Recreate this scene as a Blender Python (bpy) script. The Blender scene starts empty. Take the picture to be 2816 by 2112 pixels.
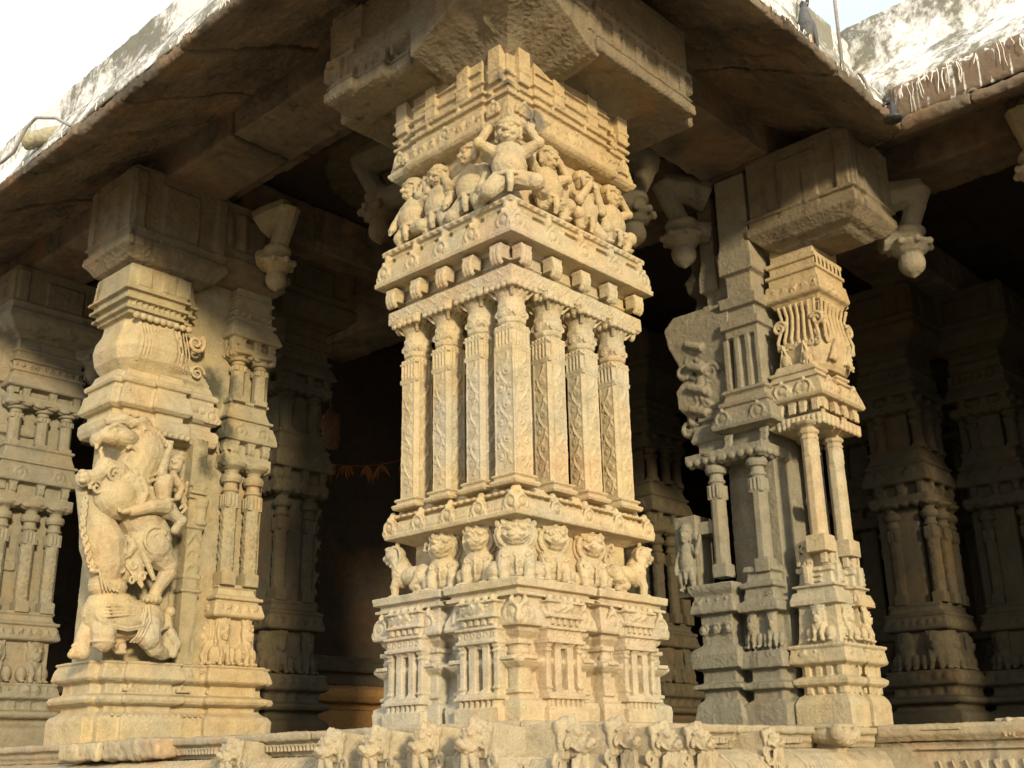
import bpy, math, random
from mathutils import Matrix, Vector, Euler
R = math.radians
rnd = random.Random(7)
scene = bpy.context.scene
col = scene.collection

# ------------------------------------------------------------------ materials
def nt(name):
    m = bpy.data.materials.new(name); m.use_nodes = True
    t = m.node_tree; t.nodes.clear()
    out = t.nodes.new('ShaderNodeOutputMaterial'); b = t.nodes.new('ShaderNodeBsdfPrincipled')
    t.links.new(b.outputs[0], out.inputs[0])
    return m, t, b
def N(t, typ, **kw):
    n = t.nodes.new(typ)
    for k, v in kw.items():
        if hasattr(n, k): setattr(n, k, v)
        else: n.inputs[k].default_value = v
    return n
def noise(t, vec, scale, detail=4, rough=.6, dist=0):
    n = N(t, 'ShaderNodeTexNoise'); n.inputs['Scale'].default_value = scale
    n.inputs['Detail'].default_value = detail; n.inputs['Roughness'].default_value = rough
    n.inputs['Distortion'].default_value = dist
    t.links.new(vec, n.inputs['Vector']); return n.outputs['Fac']
def ramp(t, fac, stops):
    r = N(t, 'ShaderNodeValToRGB'); e = r.color_ramp.elements
    while len(e) < len(stops): e.new(.5)
    for i, (p, c) in enumerate(stops):
        e[i].position = p; e[i].color = (c, c, c, 1) if isinstance(c, (int, float)) else (*c, 1)
    t.links.new(fac, r.inputs[0]); return r.outputs[0]
def mix(t, fac, a, b, mode='MIX'):
    m = N(t, 'ShaderNodeMix', data_type='RGBA', blend_type=mode)
    for s, i in ((fac, 0), (a, 6), (b, 7)):
        if isinstance(s, (int, float)): m.inputs[i].default_value = s
        elif isinstance(s, tuple): m.inputs[i].default_value = (*s, 1)
        else: t.links.new(s, m.inputs[i])
    return m.outputs[2]
def pos(t, scale=(1, 1, 1), off=(0, 0, 0)):
    g = N(t, 'ShaderNodeNewGeometry'); mp = N(t, 'ShaderNodeMapping')
    mp.inputs['Scale'].default_value = scale; mp.inputs['Location'].default_value = off
    t.links.new(g.outputs['Position'], mp.inputs['Vector']); return mp.outputs[0]

def stone(name, c1, c2, c3, streak=.35, off=0, bump=.5, carve=0, streakcol=(.05, .048, .045), spots=()):
    """weathered granite: three tones in patches, grain, rain streaks with a shape of their own"""
    m, t, b = nt(name)
    p = pos(t, off=(off, off*.7, off*.3))
    big = noise(t, p, 1.3, 4, .6, .4); big2 = noise(t, pos(t, off=(9+off, 3, 5)), 1.9, 5, .62, .5)
    c = mix(t, ramp(t, big, [(.38, 0.), (.62, 1.)]), c1, c2)
    c = mix(t, ramp(t, big2, [(.5, 0.), (.68, 1.)]), c, c3)
    for ctr, rad, colr, amt in spots:      # local stains, lime bloom and iron-red patches
        g = N(t, 'ShaderNodeNewGeometry'); d = N(t, 'ShaderNodeVectorMath', operation='DISTANCE'); d.inputs[1].default_value = ctr
        t.links.new(g.outputs['Position'], d.inputs[0])
        ad = N(t, 'ShaderNodeMath', operation='MULTIPLY_ADD'); ad.inputs[1].default_value = -1.1*rad; t.links.new(noise(t, pos(t, off=ctr), 1.6/rad, 5, .65), ad.inputs[0]); t.links.new(d.outputs['Value'], ad.inputs[2])
        dv = N(t, 'ShaderNodeMath', operation='DIVIDE'); dv.inputs[1].default_value = rad; t.links.new(ad.outputs[0], dv.inputs[0])
        c = mix(t, ramp(t, dv.outputs[0], [(.05, amt), (.5, 0.)]), c, colr)
    mid = noise(t, p, 9, 6, .7)
    c = mix(t, .75, c, ramp(t, mid, [(.25, .62), (.5, .98), (.75, 1.22)]), 'MULTIPLY')
    fine = noise(t, p, 120, 3, .7)
    c = mix(t, .6, c, ramp(t, fine, [(.25, .55), (.5, 1.), (.8, 1.35)]), 'MULTIPLY')
    st = noise(t, pos(t, scale=(9, 9, .7), off=(off, 1, 2)), 1.0, 5, .65, .3)
    patch = noise(t, pos(t, off=(3, off+8, 1)), .9, 3)
    sm = mix(t, 1., ramp(t, st, [(.56, 0.), (.68, 1.)]), ramp(t, patch, [(.48, 0.), (.62, 1.)]), 'MULTIPLY')
    sm = mix(t, 1., sm, (streak, streak, streak), 'MULTIPLY')
    c = mix(t, sm, c, streakcol)
    lich = noise(t, pos(t, off=(1, 5, off)), 22, 5, .7)
    c = mix(t, ramp(t, lich, [(.66, 0.), (.74, .35)]), c, (.09, .085, .08))
    t.links.new(c, b.inputs['Base Color']); b.inputs['Roughness'].default_value = .92
    b.inputs['Specular IOR Level'].default_value = .15
    bp = N(t, 'ShaderNodeBump'); bp.inputs['Strength'].default_value = bump; bp.inputs['Distance'].default_value = .018
    h = mix(t, .45, noise(t, p, 38, 6, .78), noise(t, p, 150, 3, .7))
    t.links.new(h, bp.inputs['Height']); nrm = bp.outputs[0]
    if carve:
        # shallow chiselled scrollwork: distorted rings
        v = N(t, 'ShaderNodeTexVoronoi'); v.inputs['Scale'].default_value = carve; t.links.new(p, v.inputs['Vector'])
        w = N(t, 'ShaderNodeMath', operation='SINE'); mu = N(t, 'ShaderNodeMath', operation='MULTIPLY'); mu.inputs[1].default_value = 17
        t.links.new(v.outputs['Distance'], mu.inputs[0]); t.links.new(mu.outputs[0], w.inputs[0])
        b2 = N(t, 'ShaderNodeBump'); b2.inputs['Strength'].default_value = .45; b2.inputs['Distance'].default_value = .012
        t.links.new(w.outputs[0], b2.inputs['Height']); t.links.new(nrm, b2.inputs['Normal']); nrm = b2.outputs[0]
    t.links.new(nrm, b.inputs['Normal'])
    return m

GREY, BEIGE, PINK, OCH = (.47, .42, .295), (.54, .435, .245), (.545, .405, .235), (.50, .34, .15)
SPOTS = [((.45, -.05, 3.62), .75, (.52, .39, .21), .55), ((-.05, .5, 3.5), .5, (.50, .38, .22), .35), ((-.02, .62, .25), .55, (.50, .48, .41), .4), ((.05, .0, 2.47), .28, (.50, .36, .27), .4), ((1.15, -.02, 3.45), .5, (.50, .35, .15), .6), ((.05, .95, 1.9), .42, (.50, .35, .16), .5), ((.25, -.02, 3.47), .11, (.14, .135, .12), .8), ((.0, .0, 3.66), .10, (.12, .115, .10), .8),
         ((3.75, -.1, 3.3), .5, (.51, .37, .19), .6), ((1.1, 3.95, .75), .55, (.52, .38, .2), .5), ((.95, 4.0, .2), .5, (.50, .38, .2), .4), ((.55, -.02, .35), .6, (.53, .41, .28), .45), ((.0, .35, 1.6), .4, (.42, .41, .35), .5)]
MOSS = [((.74, 4.08, 2.9), .22, (.06, .065, .045), .9), ((.74, 4.08, 2.5), .20, (.06, .065, .045), .9), ((.74, 4.08, 2.2), .16, (.07, .07, .05), .85), ((.60, 4.05, 2.7), .16, (.10, .095, .065), .7)]
M_MAIN = stone('granite_warm', BEIGE, GREY, PINK, .4, 0, .75, spots=SPOTS)
M_SIDE = stone('granite_side', (.42, .35, .20), (.38, .34, .225), (.43, .325, .175), .75, 4, .7, spots=MOSS)
M_OCH = stone('granite_ochre', (.49, .40, .235), (.48, .41, .265), (.49, .365, .20), .4, 2, spots=SPOTS[4:5]+SPOTS[8:11])
M_DIM = stone('granite_gloom', (.095, .078, .046), (.082, .072, .048), (.11, .075, .038), .6, 6)  # hall stone darkened so its colour carries the gloom
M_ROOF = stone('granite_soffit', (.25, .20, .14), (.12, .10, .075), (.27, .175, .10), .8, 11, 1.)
M_SHADE = stone('granite_shade_tone', (.29, .26, .185), (.27, .255, .19), (.31, .255, .165), .6, 21, .7)  # rear pier and far pillar stone, with shade mixed into the colour
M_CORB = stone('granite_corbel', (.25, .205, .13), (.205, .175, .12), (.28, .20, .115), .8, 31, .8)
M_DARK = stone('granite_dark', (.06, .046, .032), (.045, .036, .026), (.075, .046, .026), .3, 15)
M_PLINTH = stone('granite_plinth', (.47, .39, .245), (.41, .36, .25), (.47, .35, .215), .55, 8, .8)

def limewash(name, stain, edge):
    m, t, b = nt(name)
    p = pos(t)
    a = noise(t, pos(t, scale=(1, 1, .55)), 3.4, 7, .72, .4); d = noise(t, p, 16, 6, .7); big = noise(t, pos(t, off=(4, 4, 4)), .8, 3)
    s = mix(t, .35, a, d); s = mix(t, .35, s, big)
    c = mix(t, ramp(t, s, [(stain, 0.), (stain+.07, 1.)]), (.80, .79, .76), (.20, .195, .15))
    g = noise(t, pos(t, off=(2, 7, 3)), 5, 6, .7)
    c = mix(t, ramp(t, g, [(.60, 0.), (.72, .7)]), c, (.33, .26, .15))
    if edge:
        dr = noise(t, pos(t, scale=(14, 14, .8)), 1., 3, .5, .6)
        c = mix(t, ramp(t, dr, [(.56, 0.), (.62, 1.)]), (.17, .12, .075), c)
        c = mix(t, ramp(t, d, [(.56, 0.), (.66, .8)]), c, (.10, .08, .06))
    t.links.new(c, b.inputs['Base Color']); b.inputs['Roughness'].default_value = .9
    bp = N(t, 'ShaderNodeBump'); bp.inputs['Strength'].default_value = .5; bp.inputs['Distance'].default_value = .02
    t.links.new(d, bp.inputs['Height']); t.links.new(bp.outputs[0], b.inputs['Normal'])
    return m
M_LIME = limewash('limewash', .465, False)
M_LIP = limewash('limewash_drips', .56, True)

def plain(name, c, rough=.6, metal=0, var=.3):
    m, t, b = nt(name)
    n = noise(t, pos(t), 30, 5, .7)
    cc = mix(t, 1., c, ramp(t, n, [(.3, 1-var), (.7, 1+var)]), 'MULTIPLY')
    t.links.new(cc, b.inputs['Base Color']); b.inputs['Roughness'].default_value = rough; b.inputs['Metallic'].default_value = metal
    return m
M_DRIP = plain('lime_runs', (.78, .76, .70), .9)
M_METAL = plain('painted_iron', (.06, .06, .065), .55, .3)
M_PIPE = plain('grey_pipe', (.30, .29, .28), .5)
M_SPOUT = plain('mossy_spout', (.34, .32, .22), .95)
M_FEATH = plain('feathers', (.10, .105, .115), .8)
M_FEATHN = plain('neck_feathers', (.045, .055, .055), .45)
M_EYE = plain('eye_rim', (.5, .35, .15), .3)
M_MARI = plain('dried_marigold', (.17, .06, .012), .95)
M_CLOTH = plain('saffron_cloth', (.10, .05, .018), .95)
M_ORANGE = plain('ochre_paint', (.34, .19, .06), .9)

# ------------------------------------------------------------------ mesh collector
class S:
    def __init__(s): s.v = []; s.f = []; s.M = [Matrix()]
    def push(s, m): s.M.append(s.M[-1] @ m); return s
    def pop(s): s.M.pop(); return s
    def add(s, vs, fs):
        b = len(s.v); m = s.M[-1]
        s.v += [m @ Vector(p) for p in vs]
        if m.determinant() < 0: s.f += [tuple(b+i for i in reversed(f)) for f in fs]
        else: s.f += [tuple(b+i for i in f) for f in fs]
    def box(s, x0, x1, y0, y1, z0, z1):
        if x0 > x1: x0, x1 = x1, x0
        if y0 > y1: y0, y1 = y1, y0
        s.add([(x0,y0,z0),(x1,y0,z0),(x1,y1,z0),(x0,y1,z0),(x0,y0,z1),(x1,y0,z1),(x1,y1,z1),(x0,y1,z1)],
              [(3,2,1,0),(4,5,6,7),(0,1,5,4),(1,2,6,5),(2,3,7,6),(3,0,4,7)])
    def loft(s, rings):                     # list of equal-length CCW rings, bottom to top, capped
        n = len(rings[0]); vs = [p for r in rings for p in r]; fs = [tuple(reversed(range(n)))]
        for k in range(len(rings)-1):
            a, b = k*n, (k+1)*n
            for i in range(n):
                j = (i+1) % n; fs.append((a+i, a+j, b+j, b+i))
        fs.append(tuple(range((len(rings)-1)*n, len(rings)*n))); s.add(vs, fs)
    def poly(s, pts, prof):                 # rectilinear polygon (CCW), prof = [(z, offset)] with mitred offsets
        n = len(pts); dirs = []
        for i in range(n):
            a, b, c = Vector(pts[i-1]), Vector(pts[i]), Vector(pts[(i+1) % n])
            e1 = (b-a).normalized(); e2 = (c-b).normalized()
            n1 = Vector((e1.y, -e1.x)); n2 = Vector((e2.y, -e2.x)); d = n1.dot(n2)
            dirs.append((n1+n2)/(1+d) if d > -.9 else n1)
        s.loft([[(p[0]+d.x*o, p[1]+d.y*o, z) for p, d in zip(pts, dirs)] for z, o in prof])
    def rect(s, cx, cy, hx, hy, prof):
        s.poly([(cx-hx, cy-hy), (cx+hx, cy-hy), (cx+hx, cy+hy), (cx-hx, cy+hy)], prof)
    def lathe(s, cx, cy, prof, n=16, rot=None):
        rot = math.pi/n if rot is None else rot
        s.loft([[(cx+r*math.cos(rot+2*math.pi*i/n), cy+r*math.sin(rot+2*math.pi*i/n), z) for i in range(n)] for z, r in prof])
    def ell(s, c, r, rot=(0,0,0), nu=14, nv=9):
        if isinstance(r, (int, float)): r = (r, r, r)
        q = Euler(rot).to_matrix(); c = Vector(c); vs = []
        for j in range(1, nv):
            th = math.pi*j/nv
            for i in range(nu):
                ph = 2*math.pi*i/nu
                vs.append(c + q @ Vector((r[0]*math.sin(th)*math.cos(ph), r[1]*math.sin(th)*math.sin(ph), -r[2]*math.cos(th))))
        fs = []
        for j in range(nv-2):
            for i in range(nu):
                k = (i+1) % nu; fs.append((j*nu+i, j*nu+k, (j+1)*nu+k, (j+1)*nu+i))
        vs += [c + q @ Vector((0,0,-r[2])), c + q @ Vector((0,0,r[2]))]; b = len(vs)-2
        for i in range(nu):
            k = (i+1) % nu; fs.append((b, k, i)); fs.append((b+1, (nv-2)*nu+i, (nv-2)*nu+k))
        s.add(vs, fs)
    def tube(s, pts, r, n=8, round_ends=False):
        pts = [Vector(p) for p in pts]
        if isinstance(r, (int, float)): r = [r]*len(pts)
        rings = []; up = None
        for i, p in enumerate(pts):
            d = (pts[min(i+1, len(pts)-1)] - pts[max(i-1, 0)])
            if d.length < 1e-9: d = Vector((0,0,1))
            d.normalize()
            if up is None: up = Vector((0,0,1)) if abs(d.z) < .9 else Vector((1,0,0))
            a = d.cross(up)
            if a.length < 1e-6: a = d.orthogonal()
            a.normalize(); b = d.cross(a).normalized(); up = a.cross(d) * 1.0
            up = -b
            rings.append([p + (a*math.cos(2*math.pi*k/n) + b*math.sin(2*math.pi*k/n))*r[i] for k in range(n)])
        s.loft(rings)
        if round_ends:
            s.ell(pts[0], r[0]); s.ell(pts[-1], r[-1])
    def limb(s, pts, r): # tapered limb with rounded joints
        s.tube(pts, r, 10)
        for p, q in zip(pts, r if not isinstance(r, (int, float)) else [r]*len(pts)): s.ell(p, q, nu=10, nv=7)
    def arc(s, c, rad, r, a0=0, a1=360, n=18, ax=(1,0,0), ay=(0,1,0), sq=(1,1)):
        c = Vector(c); ax = Vector(ax); ay = Vector(ay)
        pts = [c + ax*math.cos(R(a0+(a1-a0)*i/n))*rad*sq[0] + ay*math.sin(R(a0+(a1-a0)*i/n))*rad*sq[1] for i in range(n+1)]
        s.tube(pts, r, 7)
    def curl(s, c, r0, tube, turns=1.4, a0=0, cw=1, n=16):   # spiral in the local xy (u,v) plane
        pts = []; rs = []
        for i in range(n+1):
            q = i/n; a = R(a0) + cw*q*turns*2*math.pi; rr = r0*(1-.8*q)
            pts.append((c[0]+rr*math.cos(a), c[1]+rr*math.sin(a), c[2])); rs.append(tube*(1-.35*q))
        s.tube(pts, rs, 7)

def T(x, y, z): return Matrix.Translation((x, y, z))
def face(side, cx, cy, h, z=0):
    """frame of a wall face: local x runs to the viewer's right, local y up, local z out of the wall"""
    U, Nn, o = {'y': ((1,0,0), (0,-1,0), (cx, cy-h, z)), 'x': ((0,-1,0), (-1,0,0), (cx-h, cy, z)),
                'Y': ((-1,0,0), (0,1,0), (cx, cy+h, z)), 'X': ((0,1,0), (1,0,0), (cx+h, cy, z))}[side]
    return Matrix(((U[0], 0, Nn[0], o[0]), (U[1], 0, Nn[1], o[1]), (U[2], 1, Nn[2], o[2]), (0, 0, 0, 1)))
def RY(a): return Matrix.Rotation(a, 4, 'Y')
def RZ(a): return Matrix.Rotation(a, 4, 'Z')
def RX(a): return Matrix.Rotation(a, 4, 'X')
def SC(x, y=None, z=None): return Matrix.Diagonal((x, y or x, z or x, 1))

tex = {}
def cloud(sc):
    if sc not in tex:
        q = bpy.data.textures.new('weather', 'CLOUDS'); q.noise_scale = sc; q.noise_depth = 4; q.noise_type = 'HARD_NOISE' if sc < .1 else 'SOFT_NOISE'; tex[sc] = q
    return tex[sc]
def wloc(o):
    v = Vector((0,0,0))
    while o: v += o.location; o = o.parent
    return v
def build(name, s, mat, parent=None, vox=.008, smooth=2, disp=.006, big=.0, origin=None, shade=True):
    org = wloc(parent) if parent else (Vector(origin) if origin else Vector((0,0,0)))
    me = bpy.data.meshes.new(name); me.from_pydata([tuple(p-org) for p in s.v], [], s.f); me.update()
    ob = bpy.data.objects.new(name, me); col.objects.link(ob)
    if vox:
        m = ob.modifiers.new('r', 'REMESH'); m.mode = 'VOXEL'; m.voxel_size = vox
        if smooth: m = ob.modifiers.new('s', 'SMOOTH'); m.iterations = smooth; m.factor = .5
        if disp:
            for sc, st in ((.035, disp), (.16, disp*1.6)):
                m = ob.modifiers.new('d', 'DISPLACE'); m.texture = cloud(sc); m.texture_coords = 'GLOBAL' if not parent else 'LOCAL'; m.strength = st*(1.25 if sc < .1 else 1); m.mid_level = .35 if sc < .1 else .5
        if big: m = ob.modifiers.new('d', 'DISPLACE'); m.texture = cloud(.5); m.strength = big; m.mid_level = .5
        dg = bpy.context.evaluated_depsgraph_get()
        nm = bpy.data.meshes.new_from_object(ob.evaluated_get(dg), depsgraph=dg)
        ob.modifiers.clear(); ob.data = nm; bpy.data.meshes.remove(me); nm.name = name; me = nm
    me.materials.clear(); me.materials.append(mat)
    if shade: me.polygons.foreach_set('use_smooth', [True]*len(me.polygons))
    if parent: ob.parent = parent
    else: ob.location = org
    return ob
def tag(o, label, cat, group=None):
    o['label'] = label; o['category'] = cat
    if group: o['group'] = group
    return o
def thing(name, loc, label, cat, group=None):
    o = bpy.data.objects.new(name, None); o.empty_display_size = .2; o.location = loc; col.objects.link(o)
    return tag(o, label, cat, group)
def struct(o): o['kind'] = 'structure'; return o
def copy_tree(o, parent=None):
    c = o.copy(); col.objects.link(c); c.parent = parent
    for ch in list(o.children): copy_tree(ch, c)
    return c

# ------------------------------------------------------------------ carved ornament (in face frames: u, v, out)
def kudu(s, u, v, w, h, d=.016):
    s.ell((u, v+h*.38, 0), (w*.30, h*.26, d*1.1)); s.arc((u, v+h*.38, d*.5), w*.38, d*.55, -50, 230)
    s.curl((u-w*.36, v+h*.12, d*.4), w*.2, d*.55, 1.2, 60, 1); s.curl((u+w*.36, v+h*.12, d*.4), w*.2, d*.55, 1.2, 120, -1)
    s.ell((u, v+h*.82, d*.2), (w*.12, h*.2, d)); s.ell((u-w*.18, v+h*.7, d*.2), (w*.08, h*.12, d*.8)); s.ell((u+w*.18, v+h*.7, d*.2), (w*.08, h*.12, d*.8))
    s.box(u-w*.45, u+w*.45, v-h*.04, v+h*.05, -d, d*.6)
def vine(s, u, v0, v1, amp, d=.008, per=.2):
    n = max(2, int((v1-v0)/per*12)); 
    s.tube([(u+amp*.55*math.sin(2*math.pi*i/n*(v1-v0)/per), v0+(v1-v0)*i/n, 0) for i in range(n+1)], d, 6)
    k = 0; v = v0+per*.25
    while v < v1-.03:
        sg = -1 if k % 2 == 0 else 1
        s.curl((u+sg*amp*.38, v+per*.06, 0), amp*.55, d*.85, 1.3, 90, sg); s.ell((u+sg*amp*.38, v+per*.06, 0), amp*.18)
        s.ell((u-sg*amp*.72, v+per*.1, 0), (amp*.2, amp*.34, d)); s.ell((u-sg*amp*.8, v-per*.12, 0), (amp*.16, amp*.28, d))
        v += per/2; k += 1
def hvine(s, u0, u1, v, amp, d=.007, per=.12):
    n = int((u1-u0)/per*10)
    s.tube([(u0+(u1-u0)*i/n, v+amp*.6*math.sin(2*math.pi*(u1-u0)/per*i/n), 0) for i in range(n+1)], d, 6)
    u = u0+per*.25; k = 0
    while u < u1:
        sg = -1 if k % 2 == 0 else 1
        s.curl((u, v+sg*amp*.3, 0), amp*.6, d*.8, 1.2, 90, sg); u += per/2; k += 1
def blocks(s, u0, u1, n, v0, v1, fill=.5, d=.018):
    w = (u1-u0)/n
    for i in range(n):
        a = u0+w*(i+.5-fill/2); s.box(a, a+w*fill, v0, v1, -.02, d)
def frieze(s, u0, u1, v0, v1, step, d=.014, seed=1):
    """row of small carved figures, animals and rosettes as low relief"""
    q = random.Random(seed); u = u0+step*.5; h = v1-v0
    while u < u1-step*.3:
        k = q.randrange(3)
        if k == 0:
            s.ell((u, v0+h*.35, 0), (step*.26, h*.28, d)); s.ell((u+step*.05, v0+h*.75, 0), (step*.14, h*.18, d*1.2))
            s.tube([(u-step*.2, v0, 0), (u-step*.15, v0+h*.4, d*.5)], d*.7, 6); s.tube([(u+step*.2, v0, 0), (u+step*.15, v0+h*.4, d*.5)], d*.7, 6)
        elif k == 1:
            s.curl((u, v0+h*.5, d*.2), min(h, step)*.4, d*.6, 1.6, q.uniform(0, 360), q.choice((-1, 1)))
            s.ell((u, v0+h*.5, 0), (h*.12, h*.12, d))
        else:
            s.tube([(u-step*.3, v0+h*.1, 0), (u-step*.2, v0+h*.55, d*.4), (u+step*.1, v0+h*.65, d*.4), (u+step*.3, v0+h*.9, d*.2)], [d*.6, d, d, d*.5], 6)
            s.tube([(u+step*.1, v0+h*.6, d*.3), (u+step*.15, v0+h*.05, 0)], d*.7, 6)
        u += step

def colonette(cx, cy, z0, z1, w, cut=.0, sides='xy', carve=True, capr=1.0, parent=None, mat=None, vox=.005):
    """one attached shaft: moulded foot, square or chamfered shaft with a vine, banded neck, flared lotus under a scalloped slab"""
    H = z1-z0; h = w/2
    zs, zn, zf = z0+.055*H, z1-.225*H, z1-.115*H
    s = S()
    c = cut*w
    sh = [(cx-h+c, cy-h), (cx+h-c, cy-h), (cx+h, cy-h+c), (cx+h, cy+h-c), (cx+h-c, cy+h), (cx-h+c, cy+h), (cx-h, cy+h-c), (cx-h, cy-h+c)] if c else [(cx-h, cy-h), (cx+h, cy-h), (cx+h, cy+h), (cx-h, cy+h)]
    s.poly(sh, [(zs-.02, 0), (zn, 0)])
    for sd in sides:
        s.push(face(sd, cx, cy, h))
        if carve:
            hh = h-c
            vine(s, 0, zs+.03*H, zn-.14*H, hh*.78, .0078, w*1.35)
            for k in (-1, 1): s.box(k*hh*.97-.003, k*hh*.97+.003, zs, zn-.125*H, -.01, .0035)
            s.box(-h, h, zn-.03*H, zn-.018*H, -.01, .007); s.box(-h, h, zn-.115*H, zn-.105*H, -.01, .006); s.box(-h, h, zn-.128*H, zn-.122*H, -.01, .004)
            for k in range(5):
                u = -h*.72+h*.36*k; s.tube([(u, zn-.035*H, .002), (u, zn-.10*H, .002)], h*.1, 6); s.ell((u, zn-.010*H, 0), h*.15)
        s.pop()
    sht = build('colonette', s, mat, parent, vox, 1 if carve else 2, .0035)
    s = S()
    s.rect(cx, cy, h, h, [(z0, .022), (z0+.012*H, .03), (z0+.022*H, .03), (z0+.028*H, .008), (z0+.036*H, .008), (z0+.042*H, .02), (z0+.05*H, .02), (zs, .004)])
    build('foot', s, mat, sht, vox, 1, .0035)
    s = S(); r = h*1.05
    s.lathe(cx, cy, [(zn-.01, r*.93), (zn, r*1.0), (zn+.008*H, r*1.0), (zn+.012*H, r*1.13), (zn+.03*H, r*1.16), (zn+.034*H, r*1.07), (zn+.085*H, r*1.10), (zn+.09*H, r*1.17), (zn+.105*H, r*1.15), (zf+.002*H, r*1.02), (zf+.012*H, r*1.05)], 8)
    s.lathe(cx, cy, [(zn+.03*H, r*1.0), (zn+.04*H, r*1.09), (zn+.06*H, r*1.14), (zn+.08*H, r*1.12), (zn+.095*H, r*1.0)], 20)
    top = capr*h*1.75
    s.lathe(cx, cy, [(zf, r*.98), (zf+.03*H, r*1.04), (zf+.055*H, r*1.22), (zf+.07*H, top*.84), (zf+.08*H, top*.97), (z1-.005, top*.9)], 24)
    s.rect(cx, cy, top, top, [(zf+.07*H, -.012), (zf+.076*H, 0), (z1, 0)])
    for sd in sides:
        s.push(face(sd, cx, cy, r*1.13))
        if carve:
            for k in (-1, 0, 1): s.arc((k*h*.6, zn+.055*H, -.002-abs(k)*h*.16), h*.24, h*.07, 0, 360, 10); s.ell((k*h*.6, zn+.055*H, -.002-abs(k)*h*.16), h*.1)
        s.pop()
        s.push(face(sd, cx, cy, top))        # scalloped petals on the slab
        nn = 5
        for k in range(nn):
            u = -top+top*2*(k+.5)/nn
            s.ell((u, zf+.074*H, -.004), (top/nn*.98, .014*H, .014))
            if carve: s.tube([(u, zf+.072*H, -.012), (u*.85, zf+.058*H, -top*.28), (u*.62, zf+.03*H, -top*.44)], [top/nn*.5, top/nn*.45, top/nn*.25], 6)
        for k in (-1, 1): s.box(k*top*.5-top*.3, k*top*.5+top*.3, z1-.028*H, z1-.016*H, -.02, .006)
        s.pop()
    build('capital', s, mat, sht, vox, 1, .0035)
    return sht

def bracket(s, u, v, w, h, d):              # curled bracket nub under a cornice
    s.box(u-w/2, u+w/2, v+h*.25, v+h, -.05, d*.75); s.box(u-w*.56, u+w*.56, v+h*.82, v+h, -.05, d*.95)
    for k in (-1, 0, 1): s.tube([(u+k*w*.3, v+h*.8, d*.62), (u+k*w*.3, v+h*.55, d*.92), (u+k*w*.3, v+h*.22, d*.8), (u+k*w*.3, v+h*.05, d*.45), (u+k*w*.3, v, 0)], w*.2, 7)

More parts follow.
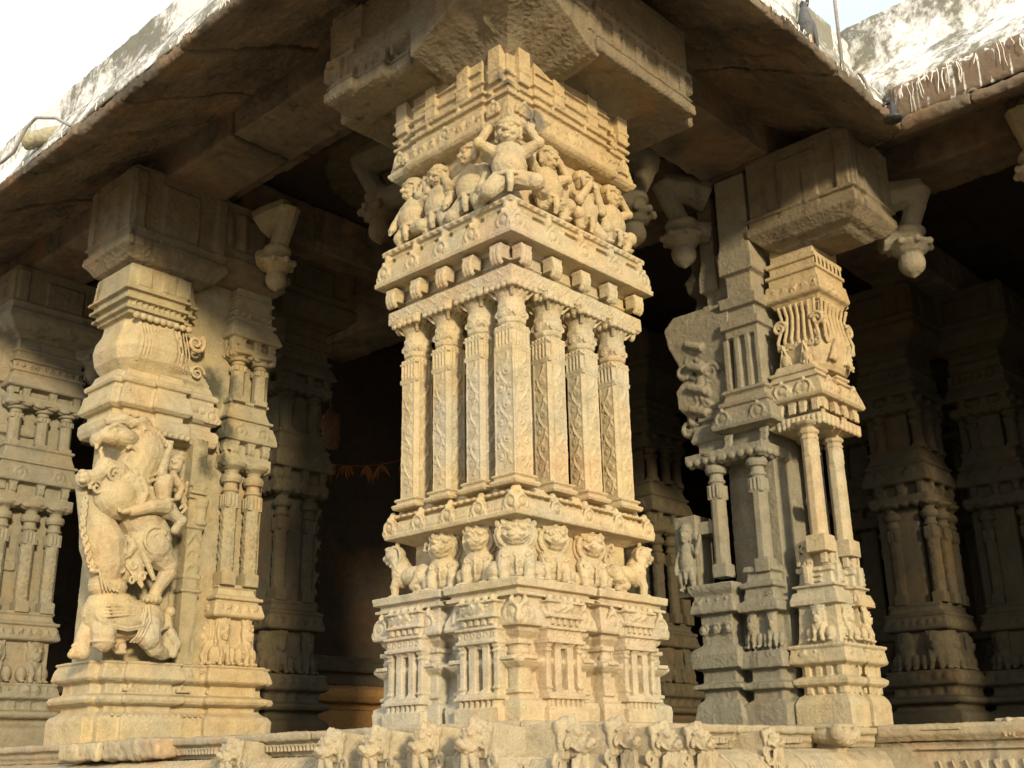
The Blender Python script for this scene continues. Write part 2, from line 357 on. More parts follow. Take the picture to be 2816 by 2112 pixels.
def gana(s, arms='up', legs='squat', twist=0, hat=True, seed=0):
    """pot-bellied dwarf, unit height, facing +z (out of the wall)"""
    q = random.Random(seed)
    s.ell((0, .37, .03), (.215, .20, .19)); s.ell((0, .54, 0), (.205, .15, .155)); s.ell((0, .25, -.01), (.215, .13, .17))
    s.arc((0, .235, .01), .195, .022, 0, 360, 18, (1,0,0), (0,0,1), (1, .9)); s.tube([(0, .24, .17), (.01, .1, .17), (0, .02, .14)], [.05, .045, .03])
    s.tube([(0, .6, 0), (0, .72, .02)], .075)
    s.push(T(0, .81, .03) @ RY(twist) @ SC(1.12))
    s.ell((0, 0, 0), (.115, .14, .12)); s.ell((0, -.075, .03), (.085, .07, .085)); s.ell((0, .07, -.03), (.135, .105, .13))
    s.arc((0, .045, -.005), .128, .02, 0, 360, 18, (1,0,0), (0,.15,1))
    s.tube([(0, .03, .115), (0, -.02, .145)], [.016, .028], 8, True); s.ell((-.022, -.022, .125), .017); s.ell((.022, -.022, .125), .017)
    for k in (-1, 1):
        s.ell((k*.047, .022, .108), (.03, .019, .02)); s.tube([(k*.015, .045, .12), (k*.05, .055, .112), (k*.085, .04, .085)], .013)
        s.ell((k*.125, -.01, .0), (.028, .065, .035)); s.ell((k*.13, -.085, .005), .03); s.ell((k*.06, -.045, .09), .035)
    s.tube([(-.042, -.072, .108), (0, -.066, .124), (.042, -.072, .108)], .014); s.tube([(-.036, -.094, .106), (0, -.099, .12), (.036, -.094, .106)], .016)
    for k in range(7): s.ell((-.105+.035*k, .1+.03*math.sin(k*math.pi/6), .06*math.sin(k*math.pi/6)), .026)
    s.pop()
    s.arc((0, .6, .05), .11, .014, 180, 360, 12, (1,0,0), (0,.6,.5))
    def hand(p, d):
        p = Vector(p); d = Vector(d).normalized(); a = d.cross(Vector((0,0,1)));  a.normalize()
        s.ell(p, (.042, .042, .03))
        for k, L in ((-1.5, .05), (-.5, .062), (.5, .06), (1.5, .045)):
            s.tube([p+a*k*.018, p+a*k*.021+d*L*.7+Vector((0,0,.012)), p+a*k*.02+d*L*1.2], .0125, 6, True)
        s.tube([p-a*.03, p-a*.062+d*.02+Vector((0,0,.015))], .014, 6, True)
    for sg in (-1, 1):
        mode = arms if isinstance(arms, str) else arms[0 if sg < 0 else 1]
        sh = (sg*.17, .57, 0)
        if mode == 'up': el, ha, dr = (sg*.345, .66, .06), (sg*.235, .87, .02), (sg*.9, .35, 0)
        elif mode == 'out': el, ha, dr = (sg*.34, .50, .06), (sg*.46, .72, .06), (sg*.5, .9, .2)
        elif mode == 'mouth': el, ha, dr = (sg*.24, .42, .16), (sg*.07, .70, .21), (-sg*.4, .8, .2)
        elif mode == 'knee': el, ha, dr = (sg*.27, .40, .06), (sg*.27, .24, .18), (0, -1, .3)
        else: el, ha, dr = (sg*.25, .38, .06), (sg*.10, .30, .2), (-sg, .1, .2)
        s.limb([sh, el, ha], [.085, .075, .052]); hand(ha, dr)
        s.arc(Vector(sh)*.55+Vector(el)*.45, .066, .014, 0, 360, 12, (0,1,0), (0,0,1)); s.ell(Vector(ha)*.85+Vector(el)*.15, .052)
        lm = legs if isinstance(legs, str) else legs[0 if sg < 0 else 1]
        hp = (sg*.10, .22, .03)
        if lm == 'squat': kn, ft = (sg*.26, .22, .14), (sg*.19, .03, .10)
        elif lm == 'stand': kn, ft = (sg*.17, .12, .09), (sg*.17, -.04, .04)
        elif lm == 'kneel': kn, ft = (sg*.24, .05, .12), (sg*.30, .05, -.06)
        else: kn, ft = (sg*.30, .13, .14), (sg*.38, .06, -.04)
        s.limb([hp, kn, ft], [.125, .105, .065]); s.ell((ft[0]+sg*.02, ft[1]-.02, ft[2]+.05), (.05, .03, .09))
        s.arc((ft[0], ft[1]+.045, ft[2]), .06, .013, 0, 360, 12, (1,0,0), (0,0,1))

def lion(s, twist=0, profile=False):
    """seated lion, unit height, facing +z, heavy maned head with bulging eyes and a grinning muzzle"""
    s.ell((0, .33, -.12), (.27, .31, .28)); s.ell((0, .40, .06), (.225, .30, .2)); s.ell((0, .15, -.05), (.27, .15, .25))
    s.push(T(0, .74, .1) @ RY(twist))
    s.ell((0, 0, 0), (.215, .205, .19)); s.arc((0, -.02, .05), .225, .035, 0, 360, 22); s.arc((0, -.03, -.02), .25, .04, 0, 360, 22)
    s.ell((0, -.075, .17), (.135, .085, .10)); s.ell((0, -.15, .13), (.115, .06, .08))
    for k in (-1, 1):
        s.ell((k*.055, -.055, .235), (.06, .045, .05)); s.ell((k*.085, .055, .165), (.05, .045, .04)); s.ell((k*.085, .055, .2), .022)
        s.tube([(k*.02, .095, .19), (k*.09, .125, .17), (k*.165, .08, .12)], .024); s.curl((k*.13, .17, .08), .055, .024, 1.3, 90, -k)
        s.ell((k*.215, .13, .0), (.05, .085, .045), (0, 0, -k*.5)); s.tube([(k*.05, -.105, .23), (k*.12, -.085, .19), (k*.17, -.03, .13)], .018)
        s.ell((k*.055, -.125, .215), (.018, .03, .018))
    s.ell((0, -.02, .25), (.04, .028, .03)); s.ell((0, .10, .16), (.03, .06, .04)); s.ell((0, .2, .08), (.05, .06, .06))
    s.pop()
    for k in (-1, 1):
        s.limb([(k*.14, .42, .12), (k*.17, .22, .2), (k*.15, .05, .2)], [.10, .08, .07]); s.ell((k*.15, .035, .27), (.08, .045, .09))
        for j in (-1, 0, 1): s.ell((k*.15+j*.045, .03, .335), (.025, .03, .035))
        s.ell((k*.27, .17, .0), (.12, .17, .2)); s.ell((k*.29, .035, .17), (.075, .04, .09)); s.curl((k*.15, .40, .24), .05, .016, 1.3, 0, k)
        s.curl((k*.31, .2, .14), .05, .018, 1.3, 0, k)
    s.arc((0, .52, .14), .17, .02, 190, 350); s.tube([(0, .38, .27), (0, .28, .28), (0, .12, .25)], [.018, .022, .016]); s.curl((0, .4, .26), .04, .015, 1.2, 90)
def lion_side(s):
    """lion standing in profile, head to -x, tail curled up"""
    s.ell((.05, .36, 0), (.30, .17, .17)); s.ell((-.2, .42, .02), (.16, .24, .17)); s.ell((.3, .33, .02), (.15, .2, .16))
    s.tube([(-.2, .5, .02), (-.3, .68, .04)], [.16, .14]); s.ell((-.33, .75, .05), (.17, .16, .15)); s.arc((-.27, .7, .14), .16, .03, -120, 120)
    s.ell((-.47, .7, .06), (.1, .075, .1)); s.ell((-.43, .62, .06), (.09, .045, .08)); s.ell((-.40, .81, .15), (.04, .035, .03)); s.tube([(-.46, .84, .15), (-.36, .87, .14)], .022)
    s.ell((-.25, .9, .08), (.04, .08, .04)); s.curl((-.2, .42, .17), .07, .018, 1.4, 0); s.curl((.3, .36, .16), .07, .018, 1.4, 0)
    s.limb([(-.2, .36, .08), (-.26, .2, .12), (-.24, .04, .12)], [.1, .07, .06]); s.ell((-.28, .035, .14), (.09, .04, .07))
    s.limb([(.32, .3, .08), (.2, .16, .13), (.34, .1, .1), (.27, .03, .12)], [.13, .09, .06, .055]); s.ell((.22, .03, .14), (.09, .035, .06))
    s.limb([(.42, .38, .0), (.52, .55, .03), (.5, .76, .05), (.38, .82, .06), (.36, .72, .07), (.42, .7, .07)], [.04, .038, .036, .034, .032, .035])
def lion_relief(s):                        # low relief lion sitting on its haunches for the friezes
    s.ell((0, .70, .04), (.27, .25, .16)); s.arc((0, .69, .07), .27, .04); s.ell((0, .60, .17), (.15, .09, .09)); s.ell((0, .655, .24), (.055, .04, .035)); s.tube([(-.14, .56, .17), (0, .52, .23), (.14, .56, .17)], .028)
    s.ell((0, .36, .0), (.28, .32, .15)); s.ell((0, .42, .10), (.17, .2, .1))
    for k in (-1, 1):
        s.ell((k*.10, .76, .18), .042); s.tube([(k*.03, .82, .18), (k*.12, .85, .17), (k*.2, .8, .12)], .026); s.ell((k*.22, .93, .03), (.06, .09, .05))
        s.limb([(k*.16, .42, .08), (k*.12, .22, .17), (k*.16, .05, .14)], [.10, .085, .075]); s.ell((k*.17, .04, .19), (.085, .045, .08))
        s.ell((k*.38, .22, .02), (.17, .19, .13)); s.ell((k*.40, .05, .12), (.09, .045, .1))
# =================================================================== PLACE
# ------------------------------------------------------------------ MAIN CORNER PILLAR
CX, CY, HX, HY = .635, .535, .60, .52
mp = thing('composite_pillar', (CX, CY, 0), 'tall carved corner pillar with a ring of slender colonettes, nearest and most brightly lit', 'pillar', 'carved pillars of the hall')
SIDES = (('y', CX, CY, HY, HX), ('x', CX, CY, HX, HY))
def notch(cx, cy, hx, hy, w, d):           # rectangle with a shallow groove in the middle of every face
    return [(cx-hx, cy-hy), (cx-w, cy-hy), (cx-w, cy-hy+d), (cx+w, cy-hy+d), (cx+w, cy-hy), (cx+hx, cy-hy), (cx+hx, cy-w), (cx+hx-d, cy-w), (cx+hx-d, cy+w), (cx+hx, cy+w),
            (cx+hx, cy+hy), (cx+w, cy+hy), (cx+w, cy+hy-d), (cx-w, cy+hy-d), (cx-w, cy+hy), (cx-hx, cy+hy), (cx-hx, cy+w), (cx-hx+d, cy+w), (cx-hx+d, cy-w), (cx-hx, cy-w)]
s = S()
BP = [(-.05, .03), (.07, .035), (.10, .03), (.115, .0), (.15, -.012), (.19, -.03), (.245, -.034), (.255, -.015), (.27, .01), (.29, .03), (.31, .03), (.318, .0), (.33, -.02), (.345, -.034), (.395, -.034),
      (.41, -.03), (.44, .0), (.462, .005), (.466, .035), (.48, .04), (.52, .032), (.56, .012), (.60, .0), (.612, .0), (.616, .03), (.632, .032), (.637, .01), (.655, .01), (.66, .04), (.70, .045), (.705, .03)]
s.poly(notch(CX, CY, HX, HY, .055, .07), BP)
for sd, cx, cy, h, hw in SIDES:
    s.push(face(sd, cx, cy, h))
    for uc in (-hw*.52, hw*.55):
        W = .135
        s.box(uc-W-.02, uc+W+.02, .0, .075, -.1, .075); s.box(uc-W, uc+W, .07, .115, -.1, .05); blocks(s, uc-W, uc+W, 7, .075, .112, .55, .068)
        s.box(uc-W-.02, uc+W+.02, .112, .128, -.1, .08); s.box(uc-W-.01, uc+W+.01, .128, .145, -.1, .066)
        s.box(uc-W+.004, uc-.022, .12, .40, -.1, .012); s.box(uc+.022, uc+W-.004, .12, .40, -.1, .012)
        for du, ww in ((-.120, .034), (-.048, .048), (.048, .048), (.120, .034)):
            s.box(uc+du-ww/2, uc+du+ww/2, .14, .40, -.1, .050)
            for zz in ((.165, .345, .368) if ww < .04 else (.15, .375)): s.box(uc+du-ww/2-.004, uc+du+ww/2+.004, zz, zz+.010, -.1, .058)
        s.box(uc-.045, uc+.045, .362, .40, -.1, .045); s.box(uc-.045, uc+.045, .14, .16, -.1, .045)
        s.box(uc-W-.012, uc+W+.012, .385, .405, -.1, .074); s.box(uc-W-.004, uc+W+.004, .405, .452, -.1, .062)
        for k in range(6): s.arc((uc-W+.022+k*.0452, .429, .062), .013, .0055)
        s.box(uc-W-.012, uc+W+.012, .452, .466, -.1, .082); s.box(uc-W+.015, uc+W-.015, .46, .52, -.1, .05); blocks(s, uc-W+.015, uc+W-.015, 5, .478, .512, .5, .066)
        s.box(uc-W, uc+W, .512, .526, -.1, .08); s.box(uc-W+.008, uc+W-.008, .525, .60, -.1, .062)
        frieze(s, uc-W+.012, uc+W-.012, .53, .588, .055, .068, 3); kudu(s.push(T(0, 0, .06)), uc, .525, .07, .10); s.pop()
        s.box(uc-W-.006, uc+W+.006, .588, .60, -.1, .08)
        for k in range(5): s.ell((uc-W+.025+k*.055, .612, .05), (.017, .02, .022)); 
    for uc, w in ((-hw*.96, .085), (hw*.96, .085), (-.115, .08), (.13, .08)):
        s.push(T(0, 0, .02)); kudu(s, uc, .48, w*1.5, .13, .02); s.pop()
    # corner pilasters with pot bases and capitals
    for uc in (-hw+.045, hw-.045, -.105, .105):
        s.box(uc-.032, uc+.032, .12, .38, -.1, -.005); s.box(uc-.045, uc+.045, .14, .16, -.1, .01); s.box(uc-.045, uc+.045, .30, .32, -.1, .045); s.box(uc-.05, uc+.05, .375, .40, -.1, .01)
        s.ell((uc, .34, -.02), (.045, .025, .03))
    s.box(-hw, hw, .635, .642, -.1, .018)
    s.pop()
build('pedestal', s, M_MAIN, mp, .0045, 1, .0035)

# lions under the canopy slab
LI = [('y', .52, -.27, -.15, 0), ('y', .52, .11, -.22, 0), ('x', .60, .24, -.30, 0), ('x', .60, -.12, -.22, 0)]
def put_lion(M, prof=False, label=None):
    s = S(); s.push(M)
    (lion_side if prof else lion)(s)
    o = build('seated_lion', s, M_MAIN, mp, .0036, 1, .0048); return o
put_lion(T(CX-HX+.15, CY-HY+.15, .70) @ RZ(R(-45)) @ RX(R(90)) @ T(0, 0, .03) @ SC(.41, .345, .37))
for sd, h, u in (('y', HY, -.22), ('y', HY, .10), ('x', HX, .16), ('x', HX, -.11)):
    put_lion(face(sd, CX, CY, h, .70) @ T(u, 0, -.115) @ RY(R(-20 if sd == 'y' else 20)) @ SC(.375, .345, .36))
put_lion(face('y', CX, CY, HY, .70) @ T(.42, 0, -.085) @ SC(-.40, .345, .38), True)
put_lion(face('x', CX, CY, HX, .70) @ T(-.37, 0, -.085) @ SC(.37, .345, .38), True)
s = S(); s.rect(CX, CY, HX-.125, HY-.125, [(.69, 0), (1.05, 0)]); build('lion_core', s, M_MAIN, mp, .012, 1, .006)

# canopy slab over the lions, with kudu arches, and the moulded sill that carries the colonettes
s = S()
s.poly(notch(CX, CY, HX, HY, .0001, .0), []) if False else None
s.rect(CX, CY, HX, HY, [(1.0, -.12), (1.035, -.03), (1.036, .0), (1.06, .005), (1.066, -.004), (1.09, -.008), (1.12, -.022), (1.142, -.038), (1.144, -.06), (1.158, -.06), (1.16, -.035), (1.178, -.035), (1.18, -.055), (1.20, -.06), (1.215, -.065)])
for sd, cx, cy, h, hw in SIDES:
    s.push(face(sd, cx, cy, h) @ T(0, 0, -.012))
    for k in range(5):
        u = -hw*.92+hw*1.84*k/4
        kudu(s, u, 1.062, .10, .105, .02); s.ell((u, 1.165, -.02), (.022, .035, .024))
    for k in range(4):
        u0 = -hw*.92+hw*1.84*k/4+.06; u1 = -hw*.92+hw*1.84*(k+1)/4-.06
        n = 7
        for j in range(n): s.tube([(u0+(u1-u0)*(j+.5)/n, 1.075, .005), (u0+(u1-u0)*(j+.5)/n, 1.125, -.008)], .008, 6)
    s.pop()
for sd, cx, cy, h, hw in SIDES:
    s.push(face(sd, cx, cy, h)); n = int(2*hw/.05)
    for k in range(n): s.ell((-hw+2*hw*(k+.5)/n, 1.168, -.03), (.021, .012, .012))
    for k in range(4):
        u0 = -hw*.92+hw*1.84*k/4+.06; hvine(s, u0, u0+hw*.46-.12, 1.05, .012, .004, .05)
    s.pop()
build('canopy_slab', s, M_MAIN, mp, .0045, 1, .0035)
# colonettes: four along each visible face, the corner one shared, plus the hidden inner ones' neighbours
XS = [.125, .43, .73, 1.03]; YS = [.105, .34, .61, .88]
ci = 0
for i, x in enumerate(XS):
    for j, y in enumerate(YS):
        if i and j and not (i == 3 or j == 3): continue
        vis = i == 0 or j == 0
        corner = i == 0 and j == 0
        colonette(x, y, 1.20, 2.375, .142 if corner else .145, .0 if corner else .13, 'xy' if vis else '', vis, .90, mp, M_OCH if (i, j) == (0, 3) else M_MAIN, .0046 if vis else .012)
s = S(); s.rect(CX, CY, .27, .22, [(1.15, 0), (1.3, 0), (1.32, -.03), (2.3, -.03), (2.4, 0)]); build('inner_core', s, M_OCH, mp, .012, 1, .006)
# architrave beam, brackets, big cornice with shelf
s = S()
s.rect(CX, CY, HX, HY, [(2.36, -.02), (2.368, .0), (2.45, .0), (2.455, -.015), (2.46, -.075), (2.60, -.075), (2.62, -.04)])
for sd, cx, cy, h, hw in SIDES:
    s.push(face(sd, cx, cy, h)); hvine(s, -hw+.02, hw-.02, 2.41, .034, .0065, .11)
    us = [-hw*.62, -hw*.03, hw*.57] if sd == 'y' else [hw*.6, .05, -hw*.55]
    for u in us + [hw*.9, -hw*.93]:
        s.ell((u+.015, 2.345, -.05), (.026, .045, .028)); s.box(u-.02, u+.05, 2.352, 2.372, -.12, -.012)
    s.box(-hw, hw, 2.508, 2.522, -.1, -.062)
    s.pop()
build('architrave', s, M_MAIN, mp, .0045, 1, .0035)
for sd, cx, cy, h, hw in SIDES:
    for k in range(5):
        s = S(); s.push(face(sd, cx, cy, h)); u = (-hw+.10)+(2*hw-.15)*k/4 if sd == 'y' else (-hw+.05)+(2*hw-.15)*k/4
        bracket(s, u, 2.475, .082, .115, .03); s.pop(); build('bracket', s, M_MAIN, mp, .0048, 1, .0035)
s = S()
s.rect(CX, CY, HX, HY, [(2.585, -.06), (2.605, -.04), (2.608, .03), (2.612, .062), (2.64, .066), (2.648, .055), (2.70, .05), (2.75, .03), (2.772, .012), (2.774, -.015), (2.80, -.015), (2.802, .01), (2.822, .012), (2.826, .03), (2.85, .035), (2.865, .025), (2.87, -.1)])
for sd, cx, cy, h, hw in SIDES:
    s.push(face(sd, cx, cy, h) @ T(0, 0, .04))
    for k in range(5):
        u = (-hw+.01)+(2*hw-.02)*k/4
        kudu(s, u, 2.648, .115, .13, .022); s.ell((u, 2.80, -.03), (.026, .05, .03))
    for k in range(4):
        u0 = (-hw)+(2*hw)*k/4+.07; hvine(s, u0, u0+hw*.5-.14, 2.69, .022, .006, .07)
    s.pop()
for sd, cx, cy, h, hw in SIDES:
    s.push(face(sd, cx, cy, h)); n = int(2*hw/.055)
    for k in range(n): s.ell((-hw+2*hw*(k+.5)/n, 2.843, .03), (.023, .014, .014))
    for u in (-hw*.78, -hw*.3, hw*.2, hw*.7): s.box(u-.05, u+.05, 2.776, 2.798, -.05, .005)
    s.pop()
build('cornice', s, M_MAIN, mp, .0045, 1, .0035)

# dwarf figures
s = S(); s.rect(CX, CY, HX-.075, HY-.075, [(2.85, 0), (3.40, 0)]); build('figure_core', s, M_MAIN, mp, .012, 1, .008)
def put_gana(M, tilt=0, **k):
    s = S(); s.push(M); gana(s, **k); return build('carved_figure', s, M_MAIN, mp, .0036, 1, .0048)
put_gana(T(CX-HX+.03, CY-HY+.03, 2.87) @ RZ(R(-47)) @ RX(R(90)) @ SC(.50, .53, .50), arms='up', legs=('kneel', 'side'), twist=-.25)
FG = [('y', HY, -.215, .50, 'up', ('squat', 'squat'), .15, 1), ('y', HY, .13, .46, 'mouth', ('squat', 'kneel'), .75, 2), ('y', HY, .41, .47, ('knee', 'up'), ('squat', 'squat'), .45, 3),
      ('x', HX, .17, .51, ('out', 'knee'), ('kneel', 'stand'), -.55, 4), ('x', HX, -.12, .47, ('up', 'knee'), ('stand', 'stand'), .4, 5), ('x', HX, -.36, .47, ('knee', 'up'), ('stand', 'side'), -.5, 6)]
for sd, h, u, H, a, l, tw, sdn in FG:
    put_gana(face(sd, CX, CY, h, 2.885) @ T(u, 0, -.055) @ SC(H*1.0, H*.98, H*.85), arms=a, legs=l, twist=tw, seed=sdn)
# upper block with rathas, inscription-like frieze and bands
s = S()
def stepped(cx, cy, hx, hy, w, d):        # proud middle on each face
    return [(cx-hx, cy-hy), (cx-w*hx, cy-hy), (cx-w*hx, cy-hy-d), (cx+w*hx, cy-hy-d), (cx+w*hx, cy-hy), (cx+hx, cy-hy), (cx+hx, cy-w*hy), (cx+hx+d, cy-w*hy), (cx+hx+d, cy+w*hy), (cx+hx, cy+w*hy),
            (cx+hx, cy+hy), (cx+w*hx, cy+hy), (cx+w*hx, cy+hy+d), (cx-w*hx, cy+hy+d), (cx-w*hx, cy+hy), (cx-hx, cy+hy), (cx-hx, cy+w*hy), (cx-hx-d, cy+w*hy), (cx-hx-d, cy-w*hy), (cx-hx, cy-w*hy)]
UB = [(3.34, -.10), (3.352, -.05), (3.358, .0), (3.372, .03), (3.392, .045), (3.412, .045), (3.418, .035), (3.50, .02), (3.545, .015), (3.55, -.005), (3.572, -.005), (3.578, .02), (3.596, .022), (3.602, .0), (3.63, .0), (3.634, .022), (3.655, .026), (3.66, .004), (3.70, .004), (3.706, .026), (3.724, .028), (3.73, .01), (3.95, .008)]
s.poly(stepped(CX, CY, HX-.03, HY-.03, .62, .022), UB)
for sd, cx, cy, h, hw in SIDES:
    s.push(face(sd, cx, cy, h) @ T(0, 0, .012))
    frieze(s, -hw*.95, hw*.95, 3.428, 3.51, .085, .02, 5 if sd == 'y' else 9)
    for k in range(3): kudu(s, -hw*.8+k*hw*.8, 3.44, .10, .10, .02)
    for k in range(4): u = -hw*.85+k*hw*.52; s.box(u-.012, u+.012, 3.604, 3.628, -.05, -.004)
    s.box(-hw*.6, hw*.6, 3.79, 3.80, -.05, .012)
    for u in (-hw*.78, -hw*.25, hw*.3, hw*.82): s.box(u-.05, u+.05, 3.66, 3.90, -.05, .012); s.box(u-.056, u+.056, 3.73, 3.75, -.05, .02)
    s.pop()
build('upper_block', s, M_MAIN, mp, .005, 1, .005)

# corbel: fat cross with curved soffit, raised arched corners, panelled rim
s = S()
o = .37
CP = [(3.80, -.06-o), (3.84, .0-o), (3.875, .05-o), (3.905, .12-o), (3.915, .2-o), (3.90, .27-o), (3.885, .325-o), (3.89, .36-o), (3.905, .37-o), (3.965, .37-o), (3.97, .345-o), (3.985, .345-o), (3.99, .36-o), (4.01, .36-o), (4.015, .33-o), (4.16, .33-o), (4.165, .36-o), (4.20, .37-o), (4.205, .34-o), (4.55, .34-o)]
x0, x1, y0, y1, a, b = CX-HX-o, CX+HX+o, CY-HY-o, CY+HY+o, .78, .10
X0 = x0+.13
s.poly([(x0+a, y0), (x1-b, y0), (x1-b, y0+b), (x1, y0+b), (x1, y1-b), (x1-b, y1-b), (x1-b, y1), (X0+b, y1), (X0+b, y1-b), (X0, y1-b), (X0, y0+a), (x0+a, y0+a)], CP)
RIM = [(3.875, -.05), (3.89, -.01), (3.905, .0), (3.965, .0), (3.97, -.025), (3.985, -.025), (3.99, -.01), (4.01, -.01), (4.015, -.04), (4.16, -.04), (4.165, -.01), (4.20, .0), (4.205, -.03), (4.55, -.03)]
for xa, ya, yb in ((x0, y0+1.38, y1-b-.01), (x0+.04, y0+1.12, y1-b-.03), (x0+.09, y0+.93, y1-b-.05)):
    s.poly([(xa, ya), (xa+.3, ya), (xa+.3, yb), (xa, yb)], RIM)
CQ = [(3.78, -.06-o), (3.86, -.01-o), (3.93, .04-o), (3.98, .10-o), (4.02, .17-o), (4.05, .24-o), (4.08, .30-o), (4.10, .325-o), (4.23, .325-o), (4.235, .30-o), (4.55, .30-o)]
s.poly([(CX-HX-o, CY-HY-o), (CX+HX+o, CY-HY-o), (CX+HX+o, CY+HY+o), (CX-HX-o, CY+HY+o)], CQ)
for sd, cx, cy, h, hw in SIDES:
    s.push(face(sd, cx, cy, h+.34))
    hu = .5*(2*hw+.74-.86)
    s.push(T(.27 if sd == 'y' else -.27, 0, 0))
    for k in range(5):
        u = -hu+.06+(2*hu-.12)*k/4
        back = (-.13 if u-.27 > -.06 else -.10 if u-.27 > -.25 else -.04 if u-.27 > -.51 else 0) if sd == 'x' else 0
        s.push(T(0, 0, back))
        s.box(u-.035, u+.035, 4.01, 4.165, -.05, .012); s.box(u-.042, u+.042, 4.10, 4.115, -.05, .022)
        if k < 4: s.box(u+.07, u+.10, 4.01, 4.17, -.05, .006)
        s.pop()
    blocks(s, -hu, -.28 if sd == 'x' else hu, 3 if sd == 'x' else 14, 4.205, 4.235, .55, .02)
    for k in range(1 if sd == 'x' else 3): s.box(-hu+.02+k*hu*.7, -hu+.3+k*hu*.7, 4.26, 4.5, -.05, .014)
    s.pop(); s.pop()
    s.push(face(sd, cx, cy, h+.30))
    for sg in ((-1,) if sd == 'y' else (1,)):
        for k in range(6):
            u = sg*(hw+.28-.09*k); s.box(u-.026, u+.026, 4.235, 4.44, -.05, .014)
        s.box(sg*(hw-.32), sg*(hw+.315), 4.30, 4.32, -.05, .02)
    s.pop()
# arched flanks between the arms and the raised corner
def arch(pts, kind):
    out = []; inn = []
    for t_, zo, zi in pts:
        out.append((t_, CY-HY-.335, zo) if kind == 'y' else (CX-HX-.335, t_, zo)); inn.append((t_, CY-HY+.05, zi) if kind == 'y' else (CX-HX+.05, t_, zi))
    s.loft([out, inn])
x0 = CX-HX; y0 = CY-HY
arch([(x0+.46, 4.45, 4.45), (x0-.20, 4.45, 4.45), (x0-.16, 4.25, 3.99), (x0-.03, 4.12, 3.93), (x0+.10, 4.05, 3.89), (x0+.22, 3.99, 3.86), (x0+.33, 3.91, 3.84), (x0+.40, 3.875, 3.82), (x0+.46, 3.86, 3.82)], 'y')
arch([(y0+.50, 4.45, 4.45), (y0-.20, 4.45, 4.45), (y0-.14, 4.25, 3.99), (y0+.02, 4.12, 3.93), (y0+.18, 4.03, 3.89), (y0+.32, 3.97, 3.86), (y0+.42, 3.91, 3.84), (y0+.50, 3.88, 3.82)], 'x')
s.push(face('y', CX, CY, HY+.335))
for k in range(5): u = -HX-.06+.10*k; s.box(u, u+.05, 4.16, 4.40, -.05, .014)
s.box(-HX-.1, -HX+.45, 4.27, 4.29, -.05, .024); s.box(-HX-.1, -HX+.45, 4.13, 4.15, -.05, .02); s.pop()
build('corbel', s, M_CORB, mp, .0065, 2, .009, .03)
# pendant brackets on the hidden inner side of the corbel
def pendant(s, x, y, z, dx, dy, r=.075):
    """lotus-bud bracket: curved arm from (x,y) reaching out along (dx,dy), ruffled cup, hanging bud; z = underside of cup"""
    P = lambda t, zz: (x+dx*t, y+dy*t, zz)
    s.tube([P(-.1, z+.15), P(.10, z+.16), P(.22, z+.26), P(.30, z+.42), P(.36, z+.62)], [.11, .10, .085, .09, .12], 10)
    s.tube([P(-.12, z+.5), P(.1, z+.56), P(.4, z+.6)], [.16, .14, .12], 8)
    cx, cy = x+dx*.2, y+dy*.2
    s.lathe(cx, cy, [(z, r*.8), (z+.02, r*1.2), (z+.05, r*1.5), (z+.08, r*1.8), (z+.10, r*1.85), (z+.12, r*1.3), (z+.17, r*1.2), (z+.2, r*1.5), (z+.24, r*1.4)], 16)
    for k in range(8): s.ell((cx+r*1.75*math.cos(k*.785), cy+r*1.75*math.sin(k*.785), z+.09), (.03, .03, .035))
    s.ell((cx, cy, z-.06), (r*1.1, r*1.1, r*1.15)); s.lathe(cx, cy, [(z-.06-r*1.35, .006), (z-.06-r*.9, r*.6), (z-.06-r*.3, r*1.0)], 12)
s = S(); pendant(s, 1.58, .45, 3.47, 1.2, 0, .085); build('pendant_bud', s, M_DIM, mp, .01, 2, .006)
s = S(); pendant(s, .70, 1.70, 3.63, 0, 1.2, .085); build('pendant_bud', s, M_DIM, mp, .01, 2, .006)
# ------------------------------------------------------------------ CLUSTER PIERS (two storeys of colonettes)
def shaft_oct(x, y, z0, z1, w, name, mat, th, vox, carve=True):
    """small colonette: octagonal shaft with square ends; ring, cushion and lotus neck as its capital"""
    H = z1-z0; r = w/2*1.08; s = S()
    s.rect(x, y, w/2, w/2, [(z0-.01, .004), (z0+.09*H, .004), (z0+.10*H, -.01)])
    s.lathe(x, y, [(z0, r), (z0+.72*H, r*.98)], 8)
    s.rect(x, y, w/2, w/2, [(z0+.62*H, .001), (z0+.74*H, .001)])
    for sd in 'xy':
        s.push(face(sd, x, y, w/2))
        for k in (-1, 0, 1): s.tube([(k*w*.28, z0+.64*H, .002), (k*w*.28, z0+.73*H, .002)], w*.07, 6)
        if H > .7 and carve: vine(s, 0, z0+.12*H, z0+.60*H, w*.3, .006, .16)
        s.pop()
    o = build(name, s, mat, th, vox, 1, .003)
    s = S(); s.lathe(x, y, [(z0+.73*H, r*.85), (z0+.755*H, r*.85), (z0+.76*H, r*1.08), (z0+.775*H, r*1.08), (z0+.785*H, r*.9), (z0+.83*H, r*.82), (z0+.835*H, r*1.2), (z0+.87*H, r*1.38), (z0+.905*H, r*1.2), (z0+.91*H, r*.8), (z0+.94*H, r*.95), (z0+.97*H, r*1.7), (z1, r*1.9)], 16)
    build('capital', s, mat, o, vox, 1, .003)
